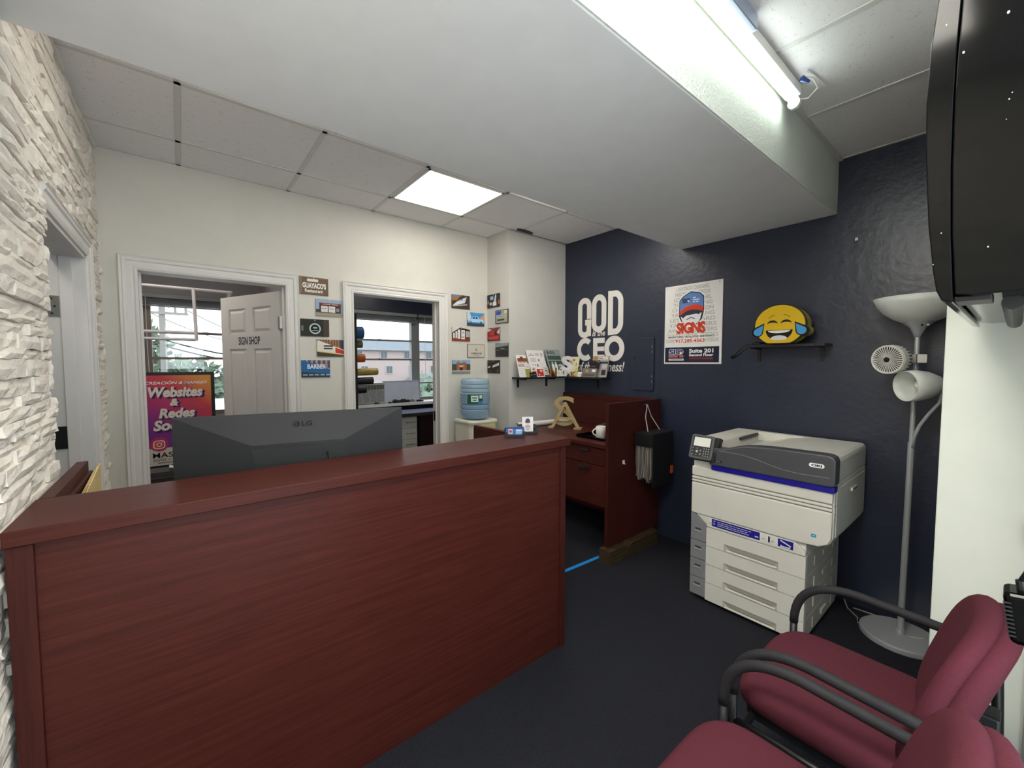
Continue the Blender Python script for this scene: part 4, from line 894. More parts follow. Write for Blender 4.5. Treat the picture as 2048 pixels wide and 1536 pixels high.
pol([(0.278, 0.66), (0.285, 0.795), (0.34, 0.84), (0.47, 0.892), (0.625, 0.868), (0.685, 0.822), (0.69, 0.70), (0.60, 0.735), (0.48, 0.735), (0.37, 0.71)], '6288c6')
pol([(0.27, 0.615), (0.278, 0.665), (0.37, 0.71), (0.48, 0.737), (0.60, 0.737), (0.69, 0.70), (0.69, 0.645), (0.60, 0.668), (0.50, 0.675), (0.40, 0.66), (0.33, 0.63)], 'd4482f')
pol([(0.31, 0.60), (0.34, 0.64), (0.42, 0.668), (0.51, 0.677), (0.60, 0.668), (0.635, 0.655), (0.63, 0.61), (0.56, 0.625), (0.47, 0.628), (0.39, 0.605), (0.34, 0.575)], '333746')
P.stroke([(fx(0.40), fy(0.555)), (fx(0.48), fy(0.582)), (fx(0.55), fy(0.562))], 0.006, '333746')
P.text('SIO', fx(0.32), fy(0.765), fx(0.46), fy(0.825), '25304f', bold=0.05); P.disc(fx(0.435), fy(0.785), 0.008, 'e8dcd8'); P.bars((5,), fx(0.34), fy(0.745), fx(0.42), fy(0.758), 'c8505a')
for i, t_ in enumerate(((2,), (8,), (2, 3))): P.bars(t_, fx(0.51), fy(0.815 - i * 0.026), fx((0.56, 0.625, 0.61)[i]), fy(0.832 - i * 0.026), 'f0f0f0', bold=0.03)
P.text('SIGNS', fx(0.215), fy(0.372), fx(0.745), fy(0.535), 'f6f3f0', bold=0.10); P.text('SIGNS', fx(0.225), fy(0.38), fx(0.735), fy(0.525), 'd2452f', bold=0.055)
P.rect(fx(0.06), fy(0.325), fx(0.90), fy(0.362), 'f3f0ec'); P.text('MANUFACTURING \u2022 INSTALLATION \u2022 MAINTENANCE', fx(0.075), fy(0.33), fx(0.885), fy(0.356), '2c3248', bold=0.04)
P.rect(fx(0.20), fy(0.262), fx(0.735), fy(0.318), 'f3f0ec'); P.text('917.285.4563', fx(0.21), fy(0.268), fx(0.725), fy(0.314), 'd2452f', bold=0.03)
P.rect(fx(0.02), fy(0.02), fx(0.965), fy(0.212), '22253c')
P.text('SIO', fx(0.09), fy(0.115), fx(0.365), fy(0.192), 'c9d2ea', bold=0.09); P.text('SIO', fx(0.10), fy(0.122), fx(0.355), fy(0.186), '2b3358', bold=0.03); P.disc(fx(0.315), fy(0.145), 0.013, 'c8514a'); P.disc(fx(0.315), fy(0.138), 0.009, 'e8e2de')
P.bars((5, 2), fx(0.09), fy(0.075), fx(0.36), fy(0.118), 'e8d8d0', bold=0.07); P.bars((5, 2), fx(0.095), fy(0.078), fx(0.355), fy(0.115), 'cf4a34', bold=0.02); P.rect(fx(0.09), fy(0.042), fx(0.37), fy(0.066), 'e3e2e2'); P.bars((16,), fx(0.11), fy(0.049), fx(0.35), fy(0.06), '6a6a70')
P.text('Suite 201', fx(0.465), fy(0.138), fx(0.875), fy(0.188), 'f2f2f2', bold=0.035); P.text('Second Floor', fx(0.465), fy(0.095), fx(0.875), fy(0.13), 'f2f2f2', bold=0.03); P.rect(fx(0.465), fy(0.078), fx(0.875), fy(0.081), 'a8434a'); P.bars((16,), fx(0.47), fy(0.058), fx(0.87), fy(0.072), 'b04a50'); P.rect(fx(0.465), fy(0.046), fx(0.875), fy(0.049), 'a8434a')
for x in (0.04, 0.95): P.disc(fx(x), fy(0.975), 0.004, '3a3a3a', n=10)
P.done(po)
# leftover nail and patch marks on the navy wall
nm = thing('wall_hook', 'tiny white hook left on the upper navy wall', 'hook', (XN, 0.63, 2.20))
MB().box(XN - 0.006, XN, 0.623, 0.637, 2.195, 2.212).build('tab', WPLAST, nm, bevel=0.002); MB().tube([(XN - 0.006, 0.63, 2.20), (XN - 0.014, 0.63, 2.19), (XN - 0.014, 0.63, 2.198)], 0.002, 6).build('prong', WPLAST, nm)
# ------------------------------------------------------------------ flat things: board + print
def panel(name, label, cat, o, u, v, w_, h_, t_=0.005, m=None, group=None, part='board'):
    """o: lower-left front corner; u right, v up as seen; board lies behind the front face"""
    F_ = frame(o, u, v); b = thing(name, label, cat, F_ @ Vector((w_ / 2, 0, -t_)), 0, group)
    MB(F_).box(0, w_, 0, h_, -t_, 0).build(part, m or PAPER, b)
    return b, Print(o, u, v, eps=0.00006, lift=0.0004)
RIGHT_B = (1, 0, 0); RIGHT_S = (0, -1, 0); UP = (0, 0, 1)
WP, HP = 0.200, 0.128
EDGE = mat('photo_edge', '4a443f', 0.5)
def photo(x_or_y, z0, side, label, fn):
    o = (x_or_y, YB - 0.007, z0) if side == 'b' else (2.395 - 0.007, x_or_y, z0)
    b, P = panel('photo_print', label, 'photo', o, RIGHT_B if side == 'b' else RIGHT_S, UP, WP, HP, 0.006, EDGE, 'sample photos pinned on the wall')
    fn(P); P.disc(WP / 2, HP - 0.008, 0.0035, 'e9e9e4', n=8); P.done(b)
def R_(P, a, b, c_, d_, col): P.rect(a * WP, b * HP, c_ * WP, d_ * HP, col)
def T_(P, t, a, b, c_, d_, col, **k): P.text(t, a * WP, b * HP, c_ * WP, d_ * HP, col, **k)
def B_(P, t, a, b, c_, d_, col, **k): P.bars(t, a * WP, b * HP, c_ * WP, d_ * HP, col)
def Q_(P, pts, col): P.poly([(x * WP, y * HP) for x, y in pts], col)
def f_guay(P):
    R_(P, 0, 0, 1, 1, '7b6452')
    for k in range(7): R_(P, 0, k / 7, 1, k / 7 + 0.02, '5b4638')
    Q_(P, [(0, 0), (0.08, 0.1), (0.08, 0.95), (0, 1)], '8f7d68'); P.poly(rrect(0.26 * WP, 0.65 * WP, 0.74 * HP, 0.9 * HP, 0.008), 'ece6da'); T_(P, "GUAYACO'S", 0.10, 0.36, 0.92, 0.68, 'f2efe6', bold=0.05); T_(P, 'Restaurant', 0.18, 0.12, 0.80, 0.32, 'f2efe6', bold=0.03)
def f_shop(P):
    R_(P, 0, 0, 1, 1, '9fb3c8'); R_(P, 0, 0, 1, 0.2, 'a59c88'); R_(P, 0.0, 0.2, 0.12, 0.4, '4b4a45'); R_(P, 0.12, 0.2, 0.9, 0.78, '4a3c3a'); R_(P, 0.14, 0.66, 0.92, 0.76, '8e3b34'); B_(P, (7, 6), 0.25, 0.68, 0.8, 0.74, 'd8c8c0')
    for a in (0.18, 0.45): R_(P, a, 0.24, a + 0.24, 0.60, 'e2e0da'); [R_(P, a + 0.03 + 0.06 * i, 0.43, a + 0.07 + 0.06 * i, 0.47, '56524e') for i in range(3)]
    R_(P, 0.73, 0.3, 0.84, 0.5, '93989c')
def f_ring(P):
    R_(P, 0, 0, 1, 1, '34342f'); R_(P, 0.8, 0, 1, 1, '4c463c'); R_(P, 0.03, 0.3, 0.1, 0.6, '7e7d76')
    P.disc(0.5 * WP, 0.45 * HP, 0.040, 'bcd8dc'); P.disc(0.5 * WP, 0.45 * HP, 0.031, '20211f'); B_(P, (2,), 0.43, 0.42, 0.57, 0.58, 'b9bdb6'); B_(P, (6,), 0.40, 0.30, 0.60, 0.38, 'b9bdb6')
def f_red(P):
    R_(P, 0, 0, 1, 1, 'b07e50'); [R_(P, 0.1 * i, 0.6, 0.1 * i + 0.05, 1, '6d5a4c') for i in range(10)]; R_(P, 0.85, 0.4, 1, 1, '3d4660')
    Q_(P, [(0, 0.9), (0.05, 0.95), (1, 0.4), (1, 0.12), (0, 0.32)], 'e8e4d8'); Q_(P, [(0.66, 0.54), (1, 0.36), (1, 0.14), (0.66, 0.22)], 'cf3f2a'); Q_(P, [(0, 0.32), (1, 0.12), (1, 0.08), (0, 0.27)], 'd6b44a'); Q_(P, [(0, 0.27), (1, 0.08), (1, 0), (0, 0)], '4b443c')
    B_(P, (6,), 0.24, 0.55, 0.58, 0.70, '33333a', bold=0.02, shear=-0.2); B_(P, (6,), 0.24, 0.40, 0.56, 0.54, '33333a', bold=0.02, shear=-0.2)
def f_barb(P):
    R_(P, 0, 0, 1, 1, 'b98f86'); [R_(P, 0.06 + 0.17 * i, 0.55, 0.15 + 0.17 * i, 1, '4c5a78') for i in range(6)]; Q_(P, [(0, 1), (0.22, 0.9), (1, 0.45), (1, 0.2), (0, 0.32)], '2f6ea8'); T_(P, 'BARBER', 0.2, 0.5, 0.85, 0.76, 'e8edf2', bold=0.03); Q_(P, [(0, 0.32), (1, 0.2), (1, 0.0), (0, 0.0)], '3b4652'); [R_(P, 0.05 + 0.2 * i, 0.1, 0.2 + 0.2 * i, 0.18, '9fb2bd') for i in range(5)]
def f_p1(P):
    R_(P, 0, 0, 1, 1, '4a3b33'); Q_(P, [(0, 1), (0.5, 1), (0.3, 0.6), (0, 0.55)], 'a9702f'); R_(P, 0.0, 0.82, 0.35, 1, '5f86b8'); Q_(P, [(0.05, 0.2), (0.28, 0.5), (0.82, 0.9), (0.72, 0.45), (0.2, 0.22)], 'dfe4e8'); Q_(P, [(0.3, 0.5), (0.72, 0.45), (0.82, 0.9)], 'cfd6dc'); Q_(P, [(0.06, 0.12), (0.85, 0.3), (0.85, 0.38), (0.06, 0.2)], 'b9b4ac'); B_(P, (3,), 0.42, 0.6, 0.6, 0.72, '6a7a8e')
def f_truck(P):
    R_(P, 0, 0, 1, 1, '3f9bd8'); Q_(P, [(0, 1), (0.14, 1), (0.24, 0.6), (0, 0.4)], 'cfe0ec'); Q_(P, [(1, 0.95), (0.7, 0.6), (1, 0.5)], 'e39a7c'); R_(P, 0, 0, 1, 0.2, '3e4a58'); Q_(P, [(0.06, 0.28), (0.06, 0.5), (0.25, 0.52), (0.33, 0.72), (0.62, 0.72), (0.68, 0.54), (0.95, 0.52), (0.97, 0.3)], 'bcdcf2'); Q_(P, [(0.29, 0.54), (0.35, 0.68), (0.44, 0.68), (0.44, 0.54)], '23407a'); Q_(P, [(0.48, 0.54), (0.48, 0.68), (0.58, 0.68), (0.62, 0.54)], '23407a')
    for a in (0.18, 0.8): P.disc(a * WP, 0.28 * HP, 0.012, '20242c'); P.disc(a * WP, 0.28 * HP, 0.006, 'aab4be')
def f_store(P):
    R_(P, 0, 0, 1, 1, 'd9d6cf'); Q_(P, [(0, 0.6), (0.45, 1), (1, 0.86), (1, 0.2), (0, 0.2)], '3a2a24'); R_(P, 0, 0, 1, 0.22, '8a3f2a')
    for a, b_, c0, c1 in ((0.05, 0.14, 0.2, 0.58), (0.18, 0.28, 0.2, 0.7), (0.31, 0.44, 0.16, 0.84), (0.5, 0.7, 0.14, 0.82)): R_(P, a, c0, b_, c1, 'e6e4e2')
    R_(P, 0.74, 0.3, 0.98, 0.75, 'aeb0ad'); T_(P, 'A', 0.55, 0.55, 0.64, 0.72, '55524e', bold=0.03); B_(P, (4,), 0.53, 0.25, 0.67, 0.35, 'b04038')
def f_arm(P):
    R_(P, 0, 0, 1, 1, '6b665e'); R_(P, 0.02, 0.03, 0.98, 0.97, 'd3cdbf'); T_(P, 'A', 0.44, 0.46, 0.58, 0.72, '5d584f'); T_(P, 'ARMOINE', 0.2, 0.24, 0.84, 0.38, '4a453e', bold=0.02); B_(P, (6,), 0.34, 0.13, 0.7, 0.19, '7a746a')
def f_bld(P):
    R_(P, 0, 0, 1, 1, '8fb0d2'); R_(P, 0, 0.2, 1, 0.7, '4d5240'); R_(P, 0, 0, 1, 0.2, '8b8f8e'); R_(P, 0.22, 0.2, 0.8, 0.78, '9a6244'); R_(P, 0.28, 0.2, 0.38, 0.9, 'a86c4c'); R_(P, 0.6, 0.2, 0.7, 0.9, 'a86c4c'); R_(P, 0.38, 0.5, 0.6, 0.6, 'e0d4bc'); R_(P, 0.42, 0.2, 0.56, 0.42, '2f2c2a'); R_(P, 0, 0.17, 1, 0.23, 'cfd0cc')
def f_q1(P):
    R_(P, 0, 0, 1, 1, '3b332e'); R_(P, 0.25, 0.6, 0.5, 0.85, '9fc0e4'); Q_(P, [(0.5, 0.3), (0.66, 0.95), (0.74, 0.9), (0.7, 0.3)], 'cfd8e2'); R_(P, 0.2, 0.2, 0.36, 0.4, 'd8cfc0'); R_(P, 0.45, 0.12, 0.75, 0.4, 'e3e6ea'); R_(P, 0.88, 0.2, 1, 0.5, 'b86838'); R_(P, 0.04, 0.3, 0.12, 0.55, '9d948a')
def f_q2(P):
    R_(P, 0, 0, 1, 1, '3f444a'); R_(P, 0.06, 0.05, 0.94, 0.95, 'b0aa8e'); Q_(P, [(0.08, 0.65), (0.1, 0.92), (0.5, 0.9), (0.4, 0.6)], '2d5fd0'); R_(P, 0.1, 0.42, 0.85, 0.62, 'cfc79a'); B_(P, (5,), 0.14, 0.44, 0.8, 0.6, '8fa0b0', bold=0.03); B_(P, (4,), 0.15, 0.15, 0.7, 0.36, '24407e', bold=0.05); R_(P, 0.7, 0.7, 0.92, 0.92, 'd8d4c4')
def f_q3(P):
    R_(P, 0, 0, 1, 1, '8d3a3a'); Q_(P, [(0, 1), (0.4, 0.85), (0, 0.7)], 'cfc8c4'); Q_(P, [(0.75, 0.6), (1, 0.95), (1, 0.5)], 'd8d8d6'); R_(P, 0.2, 0.45, 0.55, 0.75, 'c23a3c'); Q_(P, [(0.05, 0.3), (0.95, 0.38), (0.9, 0.15), (0.2, 0.12)], 'd24a4a'); Q_(P, [(0, 0.18), (0.4, 0.05), (0.5, 0), (0, 0)], '4a4a3a'); R_(P, 0.62, 0.4, 0.78, 0.7, '5a2626')
def f_q4(P):
    R_(P, 0, 0, 1, 1, '3a3938'); Q_(P, [(0, 0.95), (0, 0.7), (1, 0.8), (1, 1), (0.6, 1)], '8e9c9a'); B_(P, (6,), 0.4, 0.5, 0.72, 0.66, '8a8680'); R_(P, 0.1, 0.48, 0.3, 0.52, '8a8680'); R_(P, 0.8, 0.48, 0.92, 0.52, '8a8680'); B_(P, (3,), 0.12, 0.08, 0.24, 0.16, '7a7670')
def f_q5(P):
    R_(P, 0, 0, 1, 1, '33302f'); Q_(P, [(0.42, 0.42), (0.95, 0.6), (0.95, 0.82), (0.42, 0.58)], 'd9d5cc'); Q_(P, [(0.03, 0.38), (0.24, 0.44), (0.24, 0.58), (0.03, 0.48)], 'cfcac0'); R_(P, 0.2, 0.02, 0.3, 0.2, '8a3a30'); R_(P, 0.78, 0.05, 0.88, 0.35, '7a4a3a'); Q_(P, [(0, 0.75), (1, 1), (0, 1)], '4d4642')
for x, z0, lab, fn_ in ((0.697, 1.978, 'brown wooden restaurant sign photo at the top by the left doorway', f_guay), (0.806, 1.824, 'photo of a garage shopfront under a pale sky', f_shop), (0.697, 1.668, 'dark photo of a glowing round sign', f_ring), (0.807, 1.518, 'photo of a white and red shop awning', f_red), (0.697, 1.361, 'photo of a blue barber shop awning, lowest by the left doorway', f_barb),
        (1.98, 1.980, 'photo of a white awning with yellow trees by the right doorway', f_p1), (2.15, 1.827, 'photo of a white pickup truck under blue sky', f_truck), (1.982, 1.676, 'photo of a corner store with lit windows and red base', f_store), (2.15, 1.522, 'beige photo with dark lettering and small emblem', f_arm), (1.982, 1.368, 'photo of a brick building with grey road', f_bld)):
    photo(x, z0, 'b', lab, fn_)
for y, z0, lab, fn_ in ((3.329, 2.008, 'dark photo of a lit white tower at the top of the column side', f_q1), (3.202, 1.846, 'photo of a colourful blue and yellow shop sign on the column side', f_q2), (3.329, 1.683, 'photo of a red truck on the column side', f_q3), (3.202, 1.529, 'dark grey shopfront photo on the column side', f_q4), (3.329, 1.368, 'dark photo of white lit signs, lowest on the column side', f_q5)):
    photo(y if y < 3.3 else 3.334, z0, 's', lab, fn_)

# ------------------------------------------------------------------ corner shelf with leaflets
cs = thing('corner_shelf', 'black L shaped corner shelf full of leaflets and letters', 'shelf', (2.95, 2.85, 1.24))
MB().box(2.43, XN, 2.86, 3.0, 1.318, 1.334).build('board', SHM, cs, bevel=0.001)
MB().box(2.99, XN, 2.40, 2.86, 1.318, 1.334).build('board', SHM, cs, bevel=0.001)
for x in (2.50, 2.875): MB().box(x - 0.01, x + 0.01, 2.875, 3.0, 1.308, 1.318).box(x - 0.01, x + 0.01, 2.99, 3.0, 1.235, 1.31).build('bracket', BLACKM, cs)
MB().box(3.02, XN, 2.545, 2.565, 1.308, 1.318).box(XN - 0.01, XN, 2.545, 2.565, 1.22, 1.31).build('bracket', BLACKM, cs)
ZS = 1.3345
def lean(dx, dy, h): return (dx, dy, h)
GL = 'leaflets and letters on the corner shelf'
b, P = panel('leaflet', 'tall white leaflet with brown top at the left end of the shelf', 'leaflet', (2.43, 2.885, ZS + 0.002), RIGHT_B, lean(0, 0.06, 0.2), 0.125, 0.215, 0.002, PAPER, GL)
P.rect(0.012, 0.15, 0.125, 0.185, '8a4a24'); P.disc(0.065, 0.185, 0.02, '6b4a38', 0.016); P.rect(0.01, 0.10, 0.115, 0.13, 'b8a8a6'); P.bars((5, 4), 0.02, 0.135, 0.11, 0.148, 'c98a5a', bold=0.03)
for k in range(5): P.rect(0.015, 0.02 + k * 0.015, 0.11, 0.022 + k * 0.015, 'b9b4b2')
P.done(b)
b, P = panel('leaflet', 'white printed sheet leaning behind the small cards', 'leaflet', (2.585, 2.895, 1.375), RIGHT_B, lean(0, 0.09, 0.22), 0.222, 0.235, 0.002, PAPER, GL)
P.bars((5, 4), 0.02, 0.175, 0.09, 0.187, '6a6670', bold=0.03); P.bars((1,), 0.05, 0.19, 0.06, 0.205, '6a6670')
for a in range(3): P.rect(0.105, 0.18 + a * 0.009, 0.16, 0.184 + a * 0.009, '9b97a0'); P.rect(0.18, 0.172 + a * 0.012, 0.2, 0.18 + a * 0.012, '8f8a92')
for a in range(4): P.rect(0.03, 0.115 + a * 0.011, 0.10, 0.119 + a * 0.011, '9b97a0')
P.rect(0.125, 0.12, 0.15, 0.14, '8f8a96')
for a in range(5): P.rect(0.13, 0.04 + a * 0.018, 0.2, 0.042 + a * 0.018, 'c4c0c6')
P.disc(0.105, 0.075, 0.009, '4a4650', 0.014); P.disc(0.075, 0.08, 0.006, '4a4650'); P.disc(0.045, 0.08, 0.006, '4a4650'); P.done(b)
b, P = panel('restroom_sign', 'green restroom sign with white figures leaning on the shelf', 'sign', (2.835, 2.875, ZS + 0.001), RIGHT_B, lean(0, 0.105, 0.26), 0.205, 0.288, 0.005, mat('sign_grey', '9aa19f', 0.5), GL)
GN = '435a51'
P.rect(0.012, 0.0, 0.198, 0.165, GN); P.rect(0.012, 0.178, 0.198, 0.222, GN); P.text('B101L', 0.02, 0.238, 0.13, 0.275, '16181a', bold=0.03)
for cx_, dress in ((0.058, True), (0.103, False)):
    P.disc(cx_, 0.147, 0.009, 'eef0ec')
    P.poly([(cx_ - 0.014, 0.136), (cx_ + 0.014, 0.136), (cx_ + 0.02, 0.095), (cx_ + 0.015, 0.093), (cx_ + 0.012, 0.09), (cx_ + 0.010, 0.036), (cx_ - 0.010, 0.036), (cx_ - 0.012, 0.09), (cx_ - 0.015, 0.093), (cx_ - 0.02, 0.095)], 'eef0ec')
    if dress: P.poly([(cx_ - 0.01, 0.115), (cx_ + 0.01, 0.115), (cx_ + 0.02, 0.07), (cx_ - 0.02, 0.07)], 'eef0ec')
P.stroke(arc(0.152, 0.062, 0.019, 0.021, 60, 330, 14), 0.007, 'eef0ec'); P.disc(0.172, 0.125, 0.008, 'eef0ec'); P.stroke([(0.135, 0.118), (0.155, 0.122), (0.15, 0.088), (0.178, 0.085), (0.182, 0.05)], 0.009, 'eef0ec')
P.bars((8,), 0.05, 0.014, 0.165, 0.026, 'c8d0cc'); P.done(b)
def small(name, label, cat, o, u, w_, h_, col, dr=None, m=None, dz=0.0, leanv=None):
    b, P = panel(name, label, cat, (o[0], o[1], ZS + 0.001 + dz), u, leanv or ((0, 0.3, 1) if u == RIGHT_B else (0.3, 0, 1)), w_, h_, 0.0015, m or ink(col), GL)
    if dr: dr(P)
    P.done(b) if P.v else None
    return b
def d_olive(P): P.rect(0, 0, 0.058, 0.08, '9f9a4e'); P.disc(0.02, 0.125, 0.004, '3a3a3a'); P.disc(0.042, 0.125, 0.004, '3a3a3a'); P.bars((5,), 0.01, 0.095, 0.05, 0.105, '7a8a84')
small('leaflet', 'small white and olive leaflet in front of the tall leaflet', 'leaflet', (2.505, 2.872), RIGHT_B, 0.06, 0.135, 'e6e6e2', d_olive)
small('card', 'small black card beside the olive leaflet', 'card', (2.545, 2.866), RIGHT_B, 0.045, 0.045, '1f1d1c', lambda P: P.bars((2,), 0.01, 0.012, 0.033, 0.03, '8a7a5a'))
def d_bw(P): P.rect(0.012, 0.0, 0.062, 0.055, '272422'); P.disc(0.036, 0.075, 0.018, 'c07a52', 0.012); P.bars((4,), 0.02, 0.02, 0.055, 0.03, '8f8a80')
small('card', 'white edged black card behind the red card', 'card', (2.575, 2.872), RIGHT_B, 0.065, 0.1, 'e8e0d4', d_bw)
def d_red(P): P.rect(0.007, 0.008, 0.088, 0.078, 'c4302e'); P.disc(0.03, 0.025, 0.008, 'f0e6e0'); P.poly([(0.04, 0.06), (0.06, 0.045), (0.08, 0.06), (0.06, 0.075)], 'ead0c8'); P.disc(0.022, 0.055, 0.01, 'a02624')
small('card', 'red card with white border on the shelf', 'card', (2.635, 2.864), RIGHT_B, 0.096, 0.088, 'efece8', d_red)
small('sticker_disc', 'white and black round sticker card beside the red card', 'card', (2.735, 2.866), RIGHT_B, 0.062, 0.098, 'd7d3cc', lambda P: (P.disc(0.03, 0.058, 0.026, '3a3836'), P.disc(0.027, 0.058, 0.022, 'ecebe8'), P.bars((1,), 0.018, 0.045, 0.036, 0.075, '2a2a2a', bold=0.05), P.rect(0.0, 0.0, 0.06, 0.018, '4a4642')))
small('card', 'dark brown card behind the copper letter N', 'card', (2.80, 2.874), RIGHT_B, 0.07, 0.07, '4a3a2c')
CU = mat('copper_letter', 'b98a5c', 0.35, metal=0.6)
def letter_thing(t, label, org, u, w_, h_, m, dep=0.012, bold=0.0):
    b = thing('letter', label, 'letter', (org[0], org[1], org[2]), 0, GL); letter3d(t, org, u, UP, 0, 0, w_, h_, dep, m, b, 'face', bold); return b
letter_thing('N', 'copper letter N standing on the corner shelf', (2.80, 2.868, ZS), RIGHT_B, 0.085, 0.088, CU)
small('card', 'white business card leaning below the restroom sign', 'card', (2.895, 2.863), RIGHT_B, 0.105, 0.062, 'f0eee8', lambda P: (P.rect(0.02, 0.02, 0.05, 0.045, 'd5d4c6'), P.rect(0.07, 0.015, 0.085, 0.045, 'b9b5ae')))
WL = mat('white_letter', 'e9e6e6', 0.3)
letter_thing('S', 'large white letter S on the corner shelf', (2.985, 2.90, ZS + 0.05), (0.9, -0.43, 0), 0.12, 0.155, WL, 0.02, 0.05)
MB().box(2.99, 3.065, 2.868, 2.90, ZS, ZS + 0.05).build('letter_stand', BLACK, None, label='black stand block under the large white letter', cat='stand', bevel=0.003)
letter_thing('M', 'small white letter M below the large white letter', (2.985, 2.855, ZS), (0.9, -0.43, 0), 0.085, 0.075, WL, 0.015, 0.04)
b, P = panel('booklet', 'cream booklet with floral spots leaning on the navy wall', 'booklet', (3.075, 2.90, ZS + 0.001), RIGHT_S, (0.2, 0, 1), 0.135, 0.20, 0.006, ink('e6dfbd'), GL)
P.disc(0.07, 0.165, 0.011, '8a6a3a'); P.disc(0.03, 0.17, 0.007, 'b08a4a'); P.disc(0.105, 0.12, 0.009, '9aa06a', 0.02); P.rect(0.1, 0.0, 0.135, 0.09, 'd8c47a'); P.done(b)
letter_thing('K', 'gold letter K leaning on the shelf edge', (3.0, 2.77, ZS), RIGHT_S, 0.065, 0.05, mat('gold_letter', 'c9a04a', 0.35, metal=0.5), 0.01)
small('card', 'small white card beside the gold letter', 'card', (3.005, 2.70), RIGHT_S, 0.085, 0.05, 'efece4', lambda P: P.rect(0.015, 0.015, 0.06, 0.02, 'b9b2a4'))
b, P = panel('leaflet', 'grey leaflet with dark photo in a holder at the right end of the shelf', 'leaflet', (3.05, 2.578, ZS + 0.001), RIGHT_S, (0.25, 0, 1), 0.19, 0.205, 0.012, ink('a9a7a4'), GL)
P.rect(0.01, 0.155, 0.06, 0.2, 'b98a34'); P.rect(0.07, 0.17, 0.18, 0.2, 'd6d2cc'); P.rect(0.0, 0.13, 0.19, 0.15, '3c3c44'); P.rect(0.13, 0.02, 0.178, 0.07, '3a2f30'); P.rect(0.125, 0.085, 0.18, 0.125, 'c6c3c0'); P.bars((5,), 0.075, 0.175, 0.12, 0.19, 'a04038'); P.done(b)
small('card', 'dark card with red lettering clipped before the grey leaflet', 'card', (3.035, 2.575), RIGHT_S, 0.115, 0.085, '23232a', lambda P: (P.poly([(0.01, 0.06), (0.06, 0.08), (0.11, 0.06), (0.11, 0.075), (0.06, 0.084)], '77777d'), P.bars((6,), 0.02, 0.02, 0.07, 0.032, 'b05048')), dz=0.075)
small('leaflet', 'brownish grey photo leaflet at the front of the right end', 'leaflet', (3.0, 2.645), RIGHT_S, 0.18, 0.085, '7d746c', lambda P: (P.disc(0.06, 0.06, 0.02, 'a89a8c', 0.014), P.rect(0.12, 0.05, 0.165, 0.075, 'eceae4'), P.rect(0.02, 0.01, 0.16, 0.03, '5f5850')))

# ------------------------------------------------------------------ water cooler and bottle
wc = thing('water_cooler', 'cream white water cooler in the corner under the bottle', 'water cooler', (2.115, 3.15, 0))
CRM = mat('cream_plastic', 'dcd9c8', 0.4, var=0.02); CRY = mat('yellowed_plastic', 'cdc28a', 0.45, var=0.03)
def rr3(x0, x1, y0, y1, r_, z_): return [(x, y, z_) for x, y in rrect(x0, x1, y0, y1, r_, 6)]
MB().loft([rr3(1.965, 2.265, 2.99, 3.30, 0.06, z_) for z_ in (0.0, 0.93)] ).build('body', CRM, wc)
MB().loft([rr3(1.955, 2.275, 2.98, 3.31, 0.07, 0.925), rr3(1.953, 2.277, 2.978, 3.312, 0.07, 0.94), rr3(1.958, 2.272, 2.983, 3.307, 0.07, 0.952), rr3(1.99, 2.24, 3.01, 3.28, 0.09, 0.955), rr3(2.03, 2.20, 3.06, 3.24, 0.085, 0.945)]).build('top_collar', CRM, wc, smooth=False)
MB().box(2.01, 2.22, 2.978, 2.992, 0.62, 0.918).build('front_panel', CRY, wc, bevel=0.004)
for x in (2.075, 2.155): MB().tube([(x, 2.98, 0.60), (x, 2.94, 0.60), (x, 2.935, 0.57)], 0.010, 8).build('tap', CRM, wc)
MB().box(2.03, 2.20, 2.93, 2.992, 0.30, 0.32).build('drip_tray', MGREY, wc)
JUG = translucent_mat('blue_bottle_plastic', (0.78, 0.88, 0.95), 'b0c9dc', 0.48)
wbt = thing('water_bottle', 'large translucent blue water bottle with green label on the cooler', 'water bottle', (2.115, 3.15, 0.955))
prof = [(0.03, 0.0), (0.095, 0.003), (0.120, 0.014), (0.131, 0.04), (0.134, 0.06), (0.134, 0.085), (0.127, 0.093), (0.134, 0.101), (0.1345, 0.125), (0.127, 0.134), (0.1345, 0.143), (0.135, 0.235), (0.127, 0.244), (0.135, 0.253), (0.135, 0.272), (0.126, 0.281), (0.134, 0.290), (0.134, 0.31), (0.127, 0.318), (0.134, 0.327), (0.132, 0.352), (0.120, 0.37), (0.08, 0.372), (0.03, 0.362), (0.0, 0.36)]
MB().lathe(prof, (2.115, 3.15, 0.955), n=48).build('bottle', JUG, wbt, smooth=False)
WAT = translucent_mat('bottle_water', (0.66, 0.80, 0.92), '8fb4d4', 0.25)
MB().lathe([(0.0, 0.008), (0.08, 0.012), (0.112, 0.034), (0.125, 0.06), (0.126, 0.16), (0.126, 0.225), (0.0, 0.225)], (2.115, 3.15, 0.955), n=36).build('water', WAT, wbt, smooth=True)
lb = MB(); a0, a1, N = R(-155), R(-95), 10
def cyp(a, z_, r_=0.1362): return (2.115 + r_ * math.cos(a), 3.15 + r_ * math.sin(a), 0.955 + z_)
def patch(mb, A0, A1, z0, z1, c_, r_): mb.add([cyp(A0 + (A1 - A0) * i / N, z0, r_) for i in range(N + 1)] + [cyp(A0 + (A1 - A0) * i / N, z1, r_) for i in range(N + 1)], [(i, i + 1, N + 2 + i, N + 1 + i) for i in range(N)], ink(c_))
